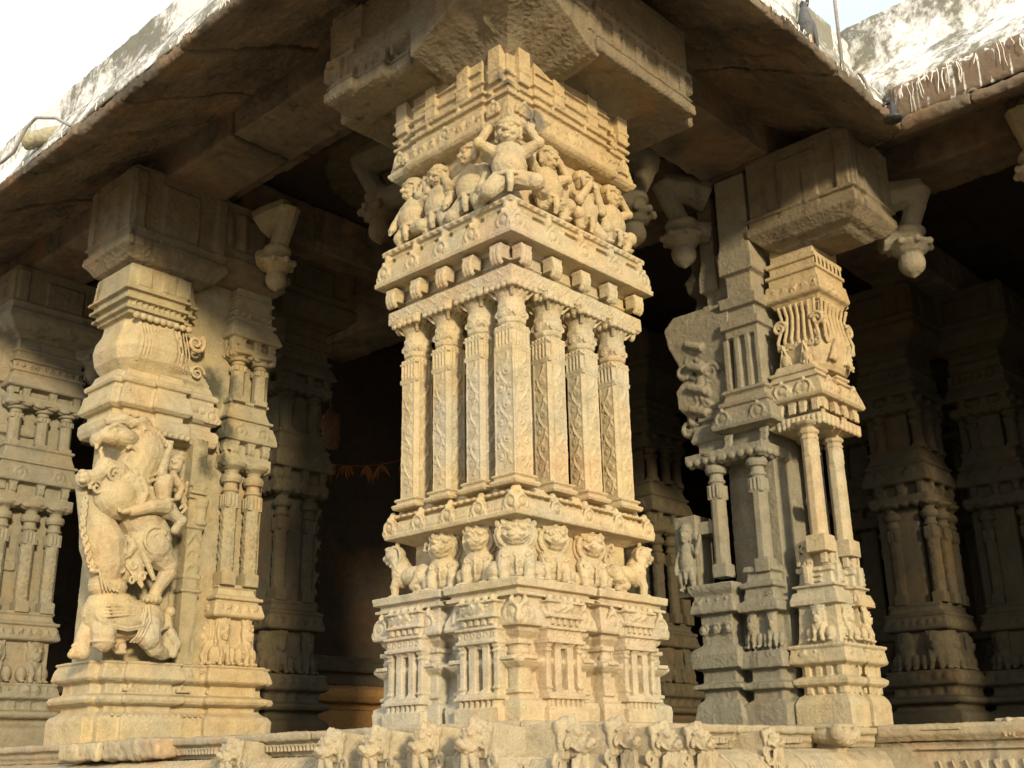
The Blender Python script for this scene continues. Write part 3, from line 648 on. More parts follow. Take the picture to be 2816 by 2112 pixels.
def scalloped(s, cx, cy, hx, hy, z, n, up=.09):
    s.rect(cx, cy, hx, hy, [(z-.02, -.06), (z, -.012), (z+.012, 0), (z+up, .0), (z+up+.004, -.02)])
    for sd, h, hw in (('y', hy, hx), ('x', hx, hy), ('X', hx, hy)):
        s.push(face(sd, cx, cy, h))
        for k in range(n):
            u = -hw+2*hw*(k+.5)/n; s.ell((u, z+.004, -.012), (hw/n*.95, .03, .022)); s.ell((u, z-.012, -.05), (hw/n*.9, .028, .03))
        s.pop()
def lions_panel(s, cx, cy, h, hw, sd, z0, z1, n):
    s.push(face(sd, cx, cy, h, z0))
    for k in range(n):
        u = -hw+2*hw*(k+.5)/n; H = z1-z0
        s.push(T(u, 0, .0) @ RY(R(-12+24*k/max(1, n-1) if n > 1 else 0)) @ SC(min(H*.8, 2*hw/n*.95), H*1.02, H*.95)); lion_relief(s); s.pop()
    s.pop()
def pedestal_prof(k=1.): return [(-.04, .05), (.16*k, .055), (.19*k, .04), (.215*k, .0), (.235*k, -.02), (.262*k, -.02), (.272*k, .02), (.285*k, .05), (.31*k, .062), (.335*k, .05), (.345*k, .015), (.355*k, -.015), (.425*k, -.02), (.43*k, .0), (.445*k, .035), (.46*k, .05), (.475*k, .05), (.53*k, .035), (.565*k, .02), (.57*k, .035), (.585*k, .03), (.59*k, -.02)]
def cluster(th, cx, cy, hx, hy, cols, vox=.010, mats=(M_SIDE, M_SIDE), base=True, lion_m=None, sides='xy', top=True, corb=True, pend=(), cap=1.):
    hw = {'x': hy, 'y': hx, 'X': hy, 'Y': hx}; hh = {'x': hx, 'y': hy, 'X': hx, 'Y': hy}
    if base:
        s = S(); s.rect(cx, cy, hx, hy, pedestal_prof())
        for sd in sides:
            s.push(face(sd, cx, cy, hh[sd])); frieze(s, -hw[sd], hw[sd], .475, .55, .09, .05, 3); blocks(s, -hw[sd], hw[sd], 5, .36, .42, .5, -.004); s.pop()
        build('pedestal', s, mats[0], th, vox, 1, .006)
    s = S(); s.rect(cx, cy, hx-.06, hy-.06, [(.56, 0), (.99, 0)])
    for sd in sides: lions_panel(s, cx, cy, hh[sd]-.06, hw[sd]-.02, sd, .585, .965, 2 if hw[sd] > .17 else 1)
    build('lion_frieze', s, lion_m or mats[0], th, vox*.8, 1, .004)
    s = S(); s.rect(cx, cy, hx, hy, [(.955, -.05), (.97, .0), (.985, .012), (1.0, .012), (1.06, -.005), (1.085, -.01), (1.09, -.03), (1.105, -.03), (1.11, .0), (1.135, .0), (1.14, -.03), (1.16, -.05), (1.205, -.06), (1.21, -.045), (1.235, -.045), (1.24, -.06)])
    for sd in sides:
        s.push(face(sd, cx, cy, hh[sd])); frieze(s, -hw[sd], hw[sd], 1.005, 1.075, .085, .016, 7); s.pop()
    build('moulded_sill', s, lion_m or mats[0], th, vox*.9, 1, .004)
    s = S(); s.rect(cx, cy+.07, hx-.10, max(.05, hy-.10), [(1.2, 0), (2.32, 0)]); build('core_block', s, mats[0], th, vox*1.3, 1, .006)
    for x, y in cols:
        shaft_oct(x, y, 1.235, 2.245, .125, 'colonette', mats[1], th, vox*.75)
    s = S(); scalloped(s, cx, cy, hx, hy, 2.225, 6)
    s.rect(cx, cy, hx-.05, hy-.05, [(2.30, 0), (2.44, 0)])
    for sd in sides:
        s.push(face(sd, cx, cy, hh[sd]-.04))
        for u in (-hw[sd]*.6, hw[sd]*.1, hw[sd]*.75): bracket(s, u, 2.325, .07, .105, .05)
        s.pop()
    s.rect(cx, cy, hx, hy, [(2.42, -.06), (2.432, .0), (2.44, .03), (2.465, .034), (2.53, .022), (2.60, .0), (2.605, -.02), (2.625, -.02), (2.63, .005), (2.655, .005), (2.66, -.02), (2.74, -.045), (2.78, -.05), (2.785, -.03), (2.81, -.03), (2.815, -.06)])
    for sd in sides:
        s.push(face(sd, cx, cy, hh[sd]+.015))
        for k in range(2): kudu(s, -hw[sd]*.5+k*hw[sd], 2.47, .13, .13, .022)
        s.pop()
    build('entablature', s, mats[1], th, vox*.85, 1, .004)
    if not top: return
    for x, y in cols:
        shaft_oct(x, y, 2.80, 3.225, .115, 'short_colonette', mats[1], th, vox*.75)
    s = S(); s.rect(cx, cy+.06, hx-.10, hy-.10, [(2.78, 0), (3.3, 0)])
    scalloped(s, cx, cy, hx, hy, 3.21, 6, .075)
    s.rect(cx, cy, hx-.06, hy-.06, [(3.27, 0), (3.40, 0)])
    for sd in sides:
        s.push(face(sd, cx, cy, hh[sd]-.05))
        for u in (-hw[sd]*.55, hw[sd]*.15, hw[sd]*.8): bracket(s, u, 3.285, .07, .08, .05)
        s.pop()
    s.rect(cx, cy, hx, hy, [(3.36, -.04), (3.366, .02), (3.385, .034), (3.45, .01), (3.50, -.01), (3.505, -.03), (3.53, -.03), (3.535, -.01), (3.56, -.01), (3.565, -.035), (3.64, -.045), (3.645, -.02), (3.665, -.02), (3.67, -.05), (3.74, -.05), (3.745, -.03), (3.77, -.03), (3.775, -.05), (3.93, -.05)])
    for sd in sides:
        s.push(face(sd, cx, cy, hh[sd]-.02)); frieze(s, -hw[sd], hw[sd], 3.40, 3.48, .09, .02, 4); frieze(s, -hw[sd], hw[sd], 3.575, 3.635, .07, -.01, 8); s.pop()
    build('upper_entablature', s, mats[1], th, vox*.85, 1, .004)
    if corb:
        s = S(); corbel_block(s, cx, cy, hx, hy, .16); build('corbel', s, M_CORB if mats[1] is M_SIDE else mats[1], th, vox*1.1, 1, .008)
    for (x, y, dx, dy, z) in pend:
        s = S(); pendant(s, x, y, z, dx, dy, .085); build('pendant_bud', s, mats[1], th, vox, 2, .005)
def corbel_block(s, cx, cy, hx, hy, o, z0=3.88, zr=4.02, z1=4.56):
    s.rect(cx, cy, hx+o, hy+o, [(z0-.02, -.06-o), (z0, -.02-o), (z0+.02, .0-o), (z0+.045, -o*.55), (zr-.02, -.03), (zr, -.01), (zr+.012, .0), (zr+.075, 0), (zr+.08, -.02), (zr+.13, -.025), (zr+.135, .0), (zr+.16, .0), (zr+.165, -.035), (z1, -.035)])
    for sd, h, hw in (('y', hy+o-.03, hx+o), ('x', hx+o-.03, hy+o)):
        s.push(face(sd, cx, cy, h))
        for u in (-hw*.8, hw*.8): s.box(u-.05, u+.05, zr+.16, z1-.05, -.05, .02)
        s.box(-hw*.35, hw*.35, zr+.08, z1-.12, -.05, .016); s.pop()

# ------------------------------------------------------------------ LEFT YALI PIER
LY = 4.10
yp = thing('yali_pier', (.62, 4.4, 0), 'broad pier with a rearing horned beast and its rider above a kneeling elephant', 'pillar', 'carved pillars of the hall')
PL = [(-.04, LY), (.22, LY-.035), (.40, LY-.035), (.40, LY)]
plan = [(-.08, LY+.16), (-.08, LY+.08), (.0, LY+.08), (.0, LY), (.16, LY), (.16, LY-.035), (.56, LY-.035), (.56, LY), (.84, LY), (.84, LY-.06), (1.30, LY-.06), (1.30, LY+.02), (1.40, LY+.02), (1.40, LY+.55), (-.08, LY+.55)]
s = S(); s.poly(plan, pedestal_prof())
s.push(face('y', .62, LY, .045))
frieze(s, -.60, .2, .478, .555, .10, .01, 12); frieze(s, .24, .68, .478, .555, .09, .04, 2)
for u0 in (-.42, -.2, .02, .28, .46, .6): s.box(u0-.06, u0+.06, .372, .39, -.1, -.02); s.box(u0-.006, u0+.006, .372, .42, -.1, -.02)
blocks(s, -.6, .68, 26, .19, .207, .5, .025); s.pop()
build('pedestal', s, M_MAIN, yp, .006, 1, .005, .0)
# core slab behind the beast, rear pilaster strip, carved panels
s = S(); s.rect(.66, LY+.32, .66, .24, [(.58, 0), (3.9, 0)])
s.rect(.62, LY+.02, .07, .06, [(.58, 0), (1.13, 0), (1.135, .02), (1.16, .02), (1.165, 0), (1.24, .0), (1.245, .012), (1.27, .012), (1.275, 0), (2.4, 0)])
s.push(face('y', .62, LY+.02, .06))
for z in (1.30, 1.42): s.arc((0, z, 0), .05, .012, 0, 180)
s.tube([(-.06, 1.5, 0), (0, 1.6, .012), (.06, 1.5, 0)], .012); s.box(-.08, .08, 1.64, 1.66, -.02, .02)
s.lathe(0, 0, [(0, .01)], 4) if False else None
for z, w in ((1.92, .075), (1.95, .06), (1.88, .085), (1.98, .08)): s.box(-w, w, z, z+.02, -.02, .03)
s.pop()
s.lathe(.66, LY-.03, [(1.66, .03), (1.675, .06), (1.70, .062), (1.72, .05), (1.80, .05), (1.82, .062), (1.84, .065), (1.88, .07)], 14)
s.rect(.44, LY+.05, .035, .035, [(.58, 0), (2.0, 0)])
build('core_slab', s, M_SIDE, yp, .0068, 1, .005)
# kneeling elephant
E2 = Matrix(((1,0,0,0),(0,0,-1,LY-.06),(0,1,0,0),(0,0,0,1)))      # (x, z, out)
s = S(); s.push(E2)
s.ell((.02, .88, .03), (.29, .165, .15)); s.ell((.22, .88, .02), (.16, .165, .14)); s.ell((-.14, .89, .03), (.13, .16, .14)); s.ell((-.05, .98, .03), (.2, .1, .12))
s.limb([(-.13, .82, .07), (-.145, .75, .13), (-.14, .70, .13)], [.105, .09, .085]); s.ell((-.14, .69, .13), (.095, .022, .09))
s.limb([(.22, .84, .07), (.215, .74, .13), (.28, .67, .11), (.37, .64, .07)], [.12, .09, .065, .05]); s.limb([(-.0, .76, .0), (.04, .68, .02)], [.07, .055])
for k in range(4): s.tube([(-.27, .93-.012*k*1.6, .04), (-.15, .945-.02*k*1.3, .185), (0, .95-.02*k, .18), (.12, .96-.02*k, .16)], .011, 6)
s.tube([(-.22, .88, .13), (-.18, .82, .185), (0, .79, .20), (.12, .82, .19), (.14, .92, .18)], .016, 7); s.tube([(-.22, .865, .13), (-.18, .805, .18), (0, .775, .20), (.13, .805, .19)], .010, 7)
for d in (0, .025, .05): s.tube([(.14+d, .98, .13), (.13+d, .86, .19), (.08+d, .74, .19), (.06+d, .70, .14)], .010, 6)
s.tube([(.14, .83, .18), (.28, .80, .17), (.40, .84, .08)], .012, 6)
s.lathe(0, 0, [(0, .0), (.0, .01)], 4) if False else None
s.ell((.03, .665, .08), (.035, .04, .03)); s.ell((.03, .63, .08), (.05, .018, .04))
s.limb([(-.20, .82, .0), (-.24, .72, .02), (-.24, .62, .02)], [.06, .06, .06]); s.tube([(-.22, .70, .0), (-.27, .68, .02), (-.32, .655, .02)], [.05, .035, .012])
for k in range(5): s.ell((-.28-.01*k, .60+.02*(k % 2), .03), .03)
s.limb([(.40, .92, .02), (.42, .78, .04), (.41, .64, .04)], [.045, .05, .04]); s.ell((.42, .96, .04), .045); s.limb([(.42, .8, .06), (.48, .72, .08), (.46, .64, .07)], [.045, .04, .03])
build('kneeling_elephant', s, M_MAIN, yp, .0048, 1, .004)
# raised trunk / forequarters column on the left with its chain
s = S(); s.push(E2)
s.tube([(-.04, .95, .02), (-.09, 1.04, .02), (-.12, 1.12, .02), (-.13, 1.25, .03), (-.17, 1.42, .03), (-.24, 1.58, .02), (-.32, 1.70, .02), (-.37, 1.80, .03), (-.36, 1.88, .04)], [.11, .115, .105, .145, .17, .125, .075, .055, .045], 14)
s.ell((-.10, 1.10, .03), (.15, .10, .11)); s.ell((-.17, 1.42, .05), (.17, .14, .11)); s.arc((-.15, 1.40, .14), .10, .016, -60, 250); s.arc((-.15, 1.40, .145), .06, .012, -60, 250)
s.ell((-.15, 1.40, .15), (.03, .025, .02)); s.tube([(-.0, 1.46, .12), (.02, 1.40, .13), (-.02, 1.34, .13), (-.06, 1.36, .14)], [.035, .04, .035, .025]); s.ell((.03, 1.28, .03), (.10, .14, .08)); s.tube([(.03, 1.4, .08), (.1, 1.24, .09), (.13, 1.17, .08)], [.07, .05, .03])
for k in range(12): s.tube([(-.02+.012*k, 1.36-.016*k, .11), (-.0+.012*k, 1.30-.016*k, .12), (-.03+.014*k, 1.26-.014*k, .11)], .012, 6)
for k in range(9):
    a = k/8; s.curl((.04+.10*math.sin(k*2.1), 1.15+.30*a, .13), .035, .013, 1.2, 40*k, 1)
for k in range(17):
    q = k/16; x = -.385+.12*max(0, q-.45)*1.4; z = 1.70-.46*q
    s.arc((x, z, .12), .021, .010, 0, 360, 10, (1,0,0) if k % 2 else (.3,0,1), (0,1,0), (1, 1.3))
s.ell((-.27, 1.22, .12), .03); s.ell((-.26, 1.19, .12), (.04, .02, .03))
for k in range(5): s.tube([(-.24+.02*k, 1.20-.02*k, .15), (-.20+.03*k, 1.05-.0*k, .16)], .009, 6)
build('raised_trunk', s, M_MAIN, yp, .0048, 1, .004)
# rearing horned beast
s = S(); s.push(E2)
s.tube([(.17, 1.42, .03), (.14, 1.55, .04), (.04, 1.70, .05), (-.04, 1.84, .06), (.0, 1.97, .06), (.06, 2.10, .05)], [.14, .16, .17, .18, .16, .15], 16)
s.ell((-.14, 1.77, .10), (.19, .19, .15)); s.ell((-.08, 1.88, .10), (.16, .14, .13)); s.ell((.17, 1.50, .07), (.19, .19, .13)); s.ell((.18, 1.45, .14), (.13, .14, .07))
s.arc((.17, 1.46, .20), .10, .014, 0, 300); s.curl((.17, 1.46, .205), .06, .014, 1.3, 0); s.ell((.22, 1.52, .20), .03)
# haunch, hock, long curved hind leg
s.limb([(.20, 1.42, .09), (.33, 1.30, .10), (.34, 1.24, .10), (.27, 1.12, .09), (.25, 1.06, .09)], [.15, .085, .07, .05, .05]); s.ell((.23, 1.03, .10), (.085, .045, .06))
for k in range(3): s.ell((.17+.03*k, 1.02, .14), (.022, .022, .03))
s.tube([(.02, 1.6, .05), (.06, 1.46, .13), (.13, 1.30, .15), (.21, 1.17, .14)], [.03, .03, .026, .02], 8)
s.tube([(.18, 1.36, .20), (.28, 1.33, .19), (.35, 1.32, .14)], .011)
# fore leg bent with paw at the far left
s.limb([(-.16, 1.93, .12), (-.27, 1.97, .14), (-.33, 1.88, .14), (-.40, 1.86, .13)], [.10, .075, .06, .06]); s.ell((-.425, 1.85, .13), (.055, .07, .07))
for k in range(3): s.ell((-.45, 1.82+.035*k, .18-.01*k), (.03, .022, .03))
s.curl((-.22, 1.9, .21), .07, .016, 1.5, 30); s.curl((-.33, 1.79, .17), .06, .016, 1.4, 200, -1); s.ell((-.25, 1.965, .17), .05)
# head: mane disc, upper jaw, lower jaw, gaping mouth, eye, crest and ear scrolls
s.ell((.07, 2.15, .06), (.19, .21, .13)); s.ell((-.14, 2.225, .08), (.15, .085, .12)); s.ell((-.24, 2.20, .09), (.12, .06, .10)); s.ell((-.335, 2.175, .09), (.045, .06, .07)); s.tube([(-.34, 2.13, .12), (-.345, 2.09, .12)], [.02, .012])
s.ell((-.19, 1.985, .08), (.13, .04, .09)); s.ell((-.05, 2.00, .08), (.10, .06, .10)); s.tube([(-.29, 2.04, .12), (-.31, 2.09, .12), (-.30, 2.12, .12)], [.022, .016, .01]); s.tube([(-.30, 2.02, .09), (-.24, 1.995, .12), (-.12, 1.99, .15), (-.02, 2.05, .16)], .020)
s.ell((-.22, 2.25, .13), (.05, .04, .045)); s.ell((-.225, 2.25, .165), .022); s.tube([(-.30, 2.25, .14), (-.22, 2.305, .16), (-.12, 2.27, .15)], .022); s.ell((-.29, 2.235, .12), (.04, .03, .05))
s.arc((-.08, 2.105, .16), .045, .016, -90, 150)
for rr, tb in ((.125, .011), (.155, .011), (.185, .012), (.215, .016)): s.arc((.06, 2.14, .185-rr*.35), rr*.95, tb, -85, 130, 22)
for k in range(16):
    a = R(-70+12*k); s.ell((.06+.17*math.cos(a), 2.14+.17*math.sin(a), .13), .012)
s.tube([(-.28, 2.33, .08), (-.14, 2.37, .10), (.0, 2.35, .10), (.06, 2.29, .12), (.0, 2.27, .14)], [.03, .05, .05, .04, .02]); s.tube([(-.1, 2.33, .14), (.02, 2.39, .10), (.10, 2.36, .08)], [.03, .04, .03])
s.curl((.03, 2.29, .15), .055, .018, 1.4, 200); s.curl((.16, 2.24, .08), .06, .018, 1.3, 90, -1)
s.tube([(-.07, 1.98, .20), (.05, 1.93, .20), (.14, 1.98, .15), (.19, 2.05, .12)], .016); s.tube([(-.06, 1.94, .22), (.06, 1.89, .21), (.17, 1.95, .14)], .012)
for k in range(8): s.tube([(-.225+.004*k, 1.80-.018*k, .185), (-.17+.004*k, 1.80-.018*k, .215)], .009, 6)
s.tube([(-.02, 1.9, .24), (.03, 1.80, .235), (.0, 1.70, .22)], .03); s.tube([(.08, 1.86, .2), (.12, 1.76, .2), (.06, 1.68, .2), (-.02, 1.66, .21)], .02)
beast = build('rearing_beast', s, M_MAIN, yp, .0046, 1, .004)
# rider on the beast, one arm raised, leg along its flank
s = S(); s.push(E2)
s.tube([(.26, 1.72, .14), (.22, 1.80, .15), (.21, 1.90, .15), (.23, 1.97, .14)], [.085, .06, .08, .075], 12)
s.ell((.26, 1.71, .14), (.10, .07, .08)); s.arc((.235, 1.78, .15), .075, .014, 0, 360, 16, (1,.15,0), (0,0,1))
s.limb([(.22, 1.73, .18), (.08, 1.70, .23), (-.06, 1.645, .22)], [.07, .055, .04]); s.ell((-.10, 1.64, .22), (.06, .025, .035), (0, .0, .3))
for k in range(4): s.ell((-.16, 1.63+.012*k, .225-.008*k), (.02, .010, .012))
s.limb([(.18, 1.99, .17), (.19, 2.08, .19), (.23, 2.18, .15)], [.042, .034, .028]); s.ell((.235, 2.21, .15), (.034, .04, .03))
for k in range(4): s.tube([(.21+.014*k, 2.225, .16), (.205+.017*k, 2.265, .165)], .010, 6)
s.tube([(.205, 2.20, .17), (.185, 2.225, .175)], .011, 6)
s.limb([(.28, 1.98, .16), (.36, 1.90, .17), (.33, 1.83, .19)], [.042, .034, .028]); s.ell((.32, 1.82, .195), (.03, .035, .03))
s.ell((.30, 2.08, .15), (.062, .08, .065), (0, 0, -.25)); s.ell((.33, 2.13, .13), (.06, .05, .06)); s.ell((.36, 2.18, .12), .032); s.tube([(.265, 2.10, .19), (.262, 2.075, .21)], [.01, .016]); s.ell((.285, 2.095, .205), .012); s.ell((.25, 2.10, .195), .011); s.tube([(.25, 2.04, .19), (.29, 2.04, .205)], .010); s.tube([(.255, 2.12, .2), (.30, 2.125, .21)], .009)
for k in range(4): s.tube([(.34, 1.97-.03*k, .16), (.40+.01*k, 1.93-.06*k, .14), (.38, 1.84-.05*k, .13)], [.025, .02, .012], 6)
s.limb([(.28, 1.70, .16), (.37, 1.64, .18), (.33, 1.56, .17)], [.06, .05, .035]); s.tube([(.40, 1.80, .1), (.43, 1.9, .1), (.45, 1.98, .1)], [.03, .025, .015])
build('rider', s, M_MAIN, beast, .005, 1, .003)
# cornice bands, curled bracket, upper block above the beast
s = S()
pr2 = [(2.32, -.06), (2.335, .0), (2.38, .02), (2.44, .02), (2.47, .0), (2.478, -.03), (2.52, -.03), (2.525, .0), (2.55, .03), (2.575, .03), (2.60, .02), (2.69, .005), (2.70, -.02), (2.73, -.02), (2.735, .0), (2.76, .01), (2.78, .0), (2.80, -.03), (2.83, -.04), (2.86, -.05)]
pq = [(-.16, LY+.02), (-.10, LY+.02), (-.10, LY-.04), (.16, LY-.04), (.16, LY-.08), (.46, LY-.08), (.46, LY-.02), (.76, LY-.02), (.76, LY+.5), (-.16, LY+.5)]
s.poly(pq, pr2)
s.push(face('y', .2, LY, .04)); frieze(s, -.3, .54, 2.61, 2.685, .075, .02, 21)
for k in range(12): s.ell((-.30+.052*k, 2.355, .03), (.022, .028, .03))
for k in range(9): s.arc((-.27+.065*k, 2.47, .03), .026, .008, 180, 360)
kudu(s, .50, 2.54, .14, .14, .02)
s.pop(); s.push(face('x', .2, LY+.2, .36)); frieze(s, -.2, .22, 2.61, 2.685, .075, .0, 22); s.pop()
build('cornice', s, M_MAIN, yp, .0058, 1, .0035)
s = S()
zz = [2.83, 2.88, 2.95, 3.05, 3.14, 3.22, 3.30, 3.33]; oo = [-.05, -.01, .05, .075, .06, .015, .0, .02]
s.loft([[( -.08-o, LY+.1-o*.5, z), (.0-o*.6, LY-.0-o, z), (.28+o*.2, LY-.03-o, z), (.40+(.30 if z < 2.9 else .22 if z < 3.0 else .10 if z < 3.1 else .03)-(.02 if z > 3.2 else 0), LY+.02-o*.3, z), (.5, LY+.4, z), (-.08-o, LY+.45, z)] for z, o in zip(zz, oo)])
s.push(face('y', .2, LY, .05))
def oi(z):
    for i in range(len(zz)-1):
        if zz[i] <= z <= zz[i+1]: return oo[i]+(oo[i+1]-oo[i])*(z-zz[i])/(zz[i+1]-zz[i])
    return 0
for k in range(15):
    u = -.20+.03*k; s.tube([(u*(.96 if z > 3.1 else 1.0)+max(0, 3.0-z)*u*.9, z, oi(z)-.045+.04*(u+.2)*.6) for z in (3.29, 3.24, 3.18, 3.12, 3.05, 2.98, 2.92)], [.007, .008, .008, .008, .009, .008, .004], 6)
s.curl((.30, 3.20, -.005), .085, .022, 1.5, 60, -1); s.curl((.34, 2.95, -.02), .07, .014, 1.4, 0)
for k in range(9): s.ell((-.26+.06*k, 3.30, .0), (.032, .03, .025))
s.pop()
build('curled_bracket', s, M_MAIN, yp, .006, 1, .004)
s = S()
s.poly([(-.12, LY-.02), (.34, LY-.02), (.34, LY+.03), (.44, LY+.03), (.44, LY+.5), (-.12, LY+.5)], [(3.31, -.04), (3.32, .0), (3.345, .0), (3.35, .035), (3.375, .035), (3.38, .01), (3.42, .01), (3.425, .055), (3.45, .055), (3.455, .03), (3.50, .03), (3.505, .07), (3.53, .06), (3.54, .04), (3.66, .03), (3.74, .02), (3.76, .0)])
s.push(face('y', .2, LY, .04)); frieze(s, -.3, .22, 3.385, 3.42, .05, -.008, 31)
for u in (-.22, .0, .14): s.box(u-.06, u+.06, 3.56, 3.72, -.1, .03)
s.pop()
s.rect(.60, LY+.36, .24, .24, [(2.8, 0), (3.0, 0), (3.02, .02), (3.06, .02), (3.07, .0), (3.3, .0), (3.32, .025), (3.36, .03), (3.37, 0), (3.5, 0), (3.52, .03), (3.56, .03), (3.57, .0), (3.9, .0)])
build('upper_block', s, M_SIDE, yp, .0068, 1, .005)
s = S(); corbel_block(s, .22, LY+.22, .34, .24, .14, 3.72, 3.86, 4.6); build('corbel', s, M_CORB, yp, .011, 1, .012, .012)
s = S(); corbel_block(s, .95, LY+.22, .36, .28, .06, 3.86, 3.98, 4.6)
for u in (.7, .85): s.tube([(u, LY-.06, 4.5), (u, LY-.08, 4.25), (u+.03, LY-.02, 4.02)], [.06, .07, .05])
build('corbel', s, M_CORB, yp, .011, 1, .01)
cluster(yp, 1.07, LY+.10, .23, .16, [(.95, LY-.0), (1.17, LY+.0)], .0072, (M_SIDE, M_SIDE), base=False, lion_m=M_OCH, corb=False, pend=[(1.04, 3.90, .2, -.5, 3.95)])

# ------------------------------------------------------------------ PILLARS BEHIND AND BESIDE IT
p2 = thing('composite_pillar', (.0, 5.75, 0), 'grey pillar with stacked rows of small colonettes, at the left edge beyond the rearing beast pier', 'pillar', 'carved pillars of the hall')
cluster(p2, -.12, 5.75, .38, .25, [(-.38, 5.59), (-.11, 5.59), (.13, 5.59)], .009, (M_SHADE, M_SHADE), pend=[(.22, 5.6, .5, -.3, 3.72)])
s = S(); s.rect(-.40, 5.95, .22, .30, pedestal_prof()+[(.6, -.02), (1.0, -.03), (1.02, .02), (1.1, .02), (1.12, -.03), (1.6, -.03), (1.62, .01), (1.7, .01), (1.72, -.04), (2.3, -.04), (2.32, .03), (2.45, .02), (2.5, -.03), (2.9, -.03), (2.92, .03), (3.0, .03), (3.02, -.03), (3.4, -.03), (3.42, .04), (3.55, .05), (3.57, .0), (4.5, .0)])
s.push(face('y', -.40, 5.95, .30)); vine(s, .05, .62, 1.0, .08, .012, .2); vine(s, .05, 1.72, 2.3, .08, .012, .2); frieze(s, -.2, .2, 2.5, 2.9, .12, .0, 3); s.pop()
build('core_slab', s, M_SHADE, p2, .012, 1, .008)
p2.location = (.55, 6.87, 0)
p3 = thing('composite_pillar', (1.98, 4.75, 0), 'grey shaded pillar right behind the colonettes of the rearing beast pier', 'pillar', 'carved pillars of the hall')
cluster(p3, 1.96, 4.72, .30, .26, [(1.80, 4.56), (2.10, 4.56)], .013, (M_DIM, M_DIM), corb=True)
s = S(); s.rect(2.0, 4.75, .22, .18, [(.5, 0), (4., 0)])
s.push(face('y', 2.1, 4.75, .2)); vine(s, .08, 1.1, 2.2, .09, .012, .3); s.pop(); build('core_slab', s, M_DIM, p3, .016, 1, .01)

# ------------------------------------------------------------------ RIGHT PIER in the inner corner
rp = thing('composite_pillar', (3.6, .45, 0), 'tapering pillar with two bright octagonal colonettes and a bulging lotus top, right of the corner pillar', 'pillar', 'carved pillars of the hall')
RX0, RX1, RY0 = 3.35, 3.94, -.05
def rpoly(d=0, y1=.34): return [(RX0, RY0+.12), (RX0+.0, RY0), (RX0+.24, RY0), (RX0+.24, RY0+.05), (RX0+.34, RY0+.05), (RX0+.34, RY0), (RX1, RY0), (RX1, y1), (RX0, y1)]
s = S(); s.poly(rpoly(), [(-.04, .02), (.17, .022), (.20, .01), (.225, -.01), (.235, -.03), (.285, -.03), (.29, .0), (.305, .02), (.335, .025), (.355, .0), (.365, -.03), (.43, -.03), (.435, .0), (.45, .03), (.465, .035), (.55, .02), (.56, .035), (.58, .035), (.585, -.01)])
for sd, cx, cy, h, hw in (('y', 3.645, RY0+.1, .1, .295), ('x', 3.645, .13, .295, .17)):
    s.push(face(sd, cx, cy, h)); frieze(s, -hw, hw, .47, .55, .09, .03, 6); blocks(s, -hw, hw, 6 if sd == 'y' else 4, .37, .425, .55, -.01); blocks(s, -hw, hw, 7 if sd == 'y' else 4, .24, .28, .55, -.012); s.pop()
build('pedestal', s, M_MAIN, rp, .006, 1, .0045)
s = S(); s.poly(rpoly(), [(.57, -.02), (.62, -.03), (.84, -.045), (.86, -.045), (.865, .0), (.90, .0), (.96, -.02), (.965, -.045), (.99, -.045), (.995, -.02), (1.01, -.02), (1.02, -.06), (1.10, -.07), (1.11, -.05), (1.14, -.05), (1.15, -.08), (1.32, -.10), (1.33, -.14)])
for sd, cx, cy, h, hw in (('y', 3.645, RY0+.1, .08, .27), ('x', 3.645, .13, .275, .17)):
    lions_panel(s, cx, cy, h-.01, hw, sd, .60, .86, 2 if sd == 'y' else 1)
    s.push(face(sd, cx, cy, h)); frieze(s, -hw, hw, .885, .955, .08, .012, 16)
    for u in ((-.17, .17) if sd == 'y' else (-.06,)):
        s.box(u-.035, u+.035, 1.0, 1.16, -.1, .0); s.box(u-.02, u+.02, 1.02, 1.14, -.1, .01)
        s.push(T(u, 1.15, -.06) @ SC(.16, .19, .14)); gana(s, arms='up', legs='stand'); s.pop()
        for z in (1.03, 1.07, 1.11): s.box(u+.04, u+.10, z, z+.016, -.1, -.02)
        for k in (-1, 1): s.box(u+k*.085-.015, u+k*.085+.015, 1.16, 1.32, -.1, -.05)
        s.box(u-.1, u+.1, 1.32, 1.35, -.1, -.055)
    s.pop()
build('lion_frieze', s, M_MAIN, rp, .0052, 1, .0035)
for x, y in ((3.41, .07), (3.78, .06), (3.86, .28)):
    s = S(); w = .125; r = w/2*1.08
    s.rect(x, y, w/2, w/2, [(1.24, .02), (1.36, .018), (1.37, .0)])
    s.lathe(x, y, [(1.3, r), (2.10, r*.97), (2.102, r*1.08), (2.115, r*1.08), (2.12, r*.95), (2.14, r*.95), (2.145, r*1.15), (2.165, r*1.22), (2.18, r*1.0), (2.19, r*1.0), (2.21, r*1.7), (2.23, r*2.0)], 8)
    for sd in 'xy':
        s.push(face(sd, x, y, r*.93)); s.box(-.025, .025, 1.97, 1.985, -.02, .004); s.box(-.025, .025, 2.07, 2.08, -.02, .004)
        for k in (-1, 0, 1): s.tube([(k*.016, 1.985, .0), (k*.016, 2.07, .0)], .006, 6)
        s.pop()
    build('colonette', s, M_MAIN, rp, .0055, 1, .003)
s = S()      # pierced slab between the colonettes
s.rect(3.68, .22, .07, .03, [(1.25, 0), (1.36, -.01), (1.40, .0)]); s.rect(3.68, .22, .09, .03, [(1.62, -.02), (1.66, .0), (1.70, 0), (1.74, -.02)]); s.ell((3.665, .18, 1.68), .05)
build('pierced_slab', s, M_SIDE, rp, .009, 1, .006)
def rpl2(): return [(3.36, -.09), (3.63, -.09), (3.63, -.02), (3.71, -.02), (3.71, -.09), (3.98, -.09), (3.98, .38), (3.36, .38)]
s = S()
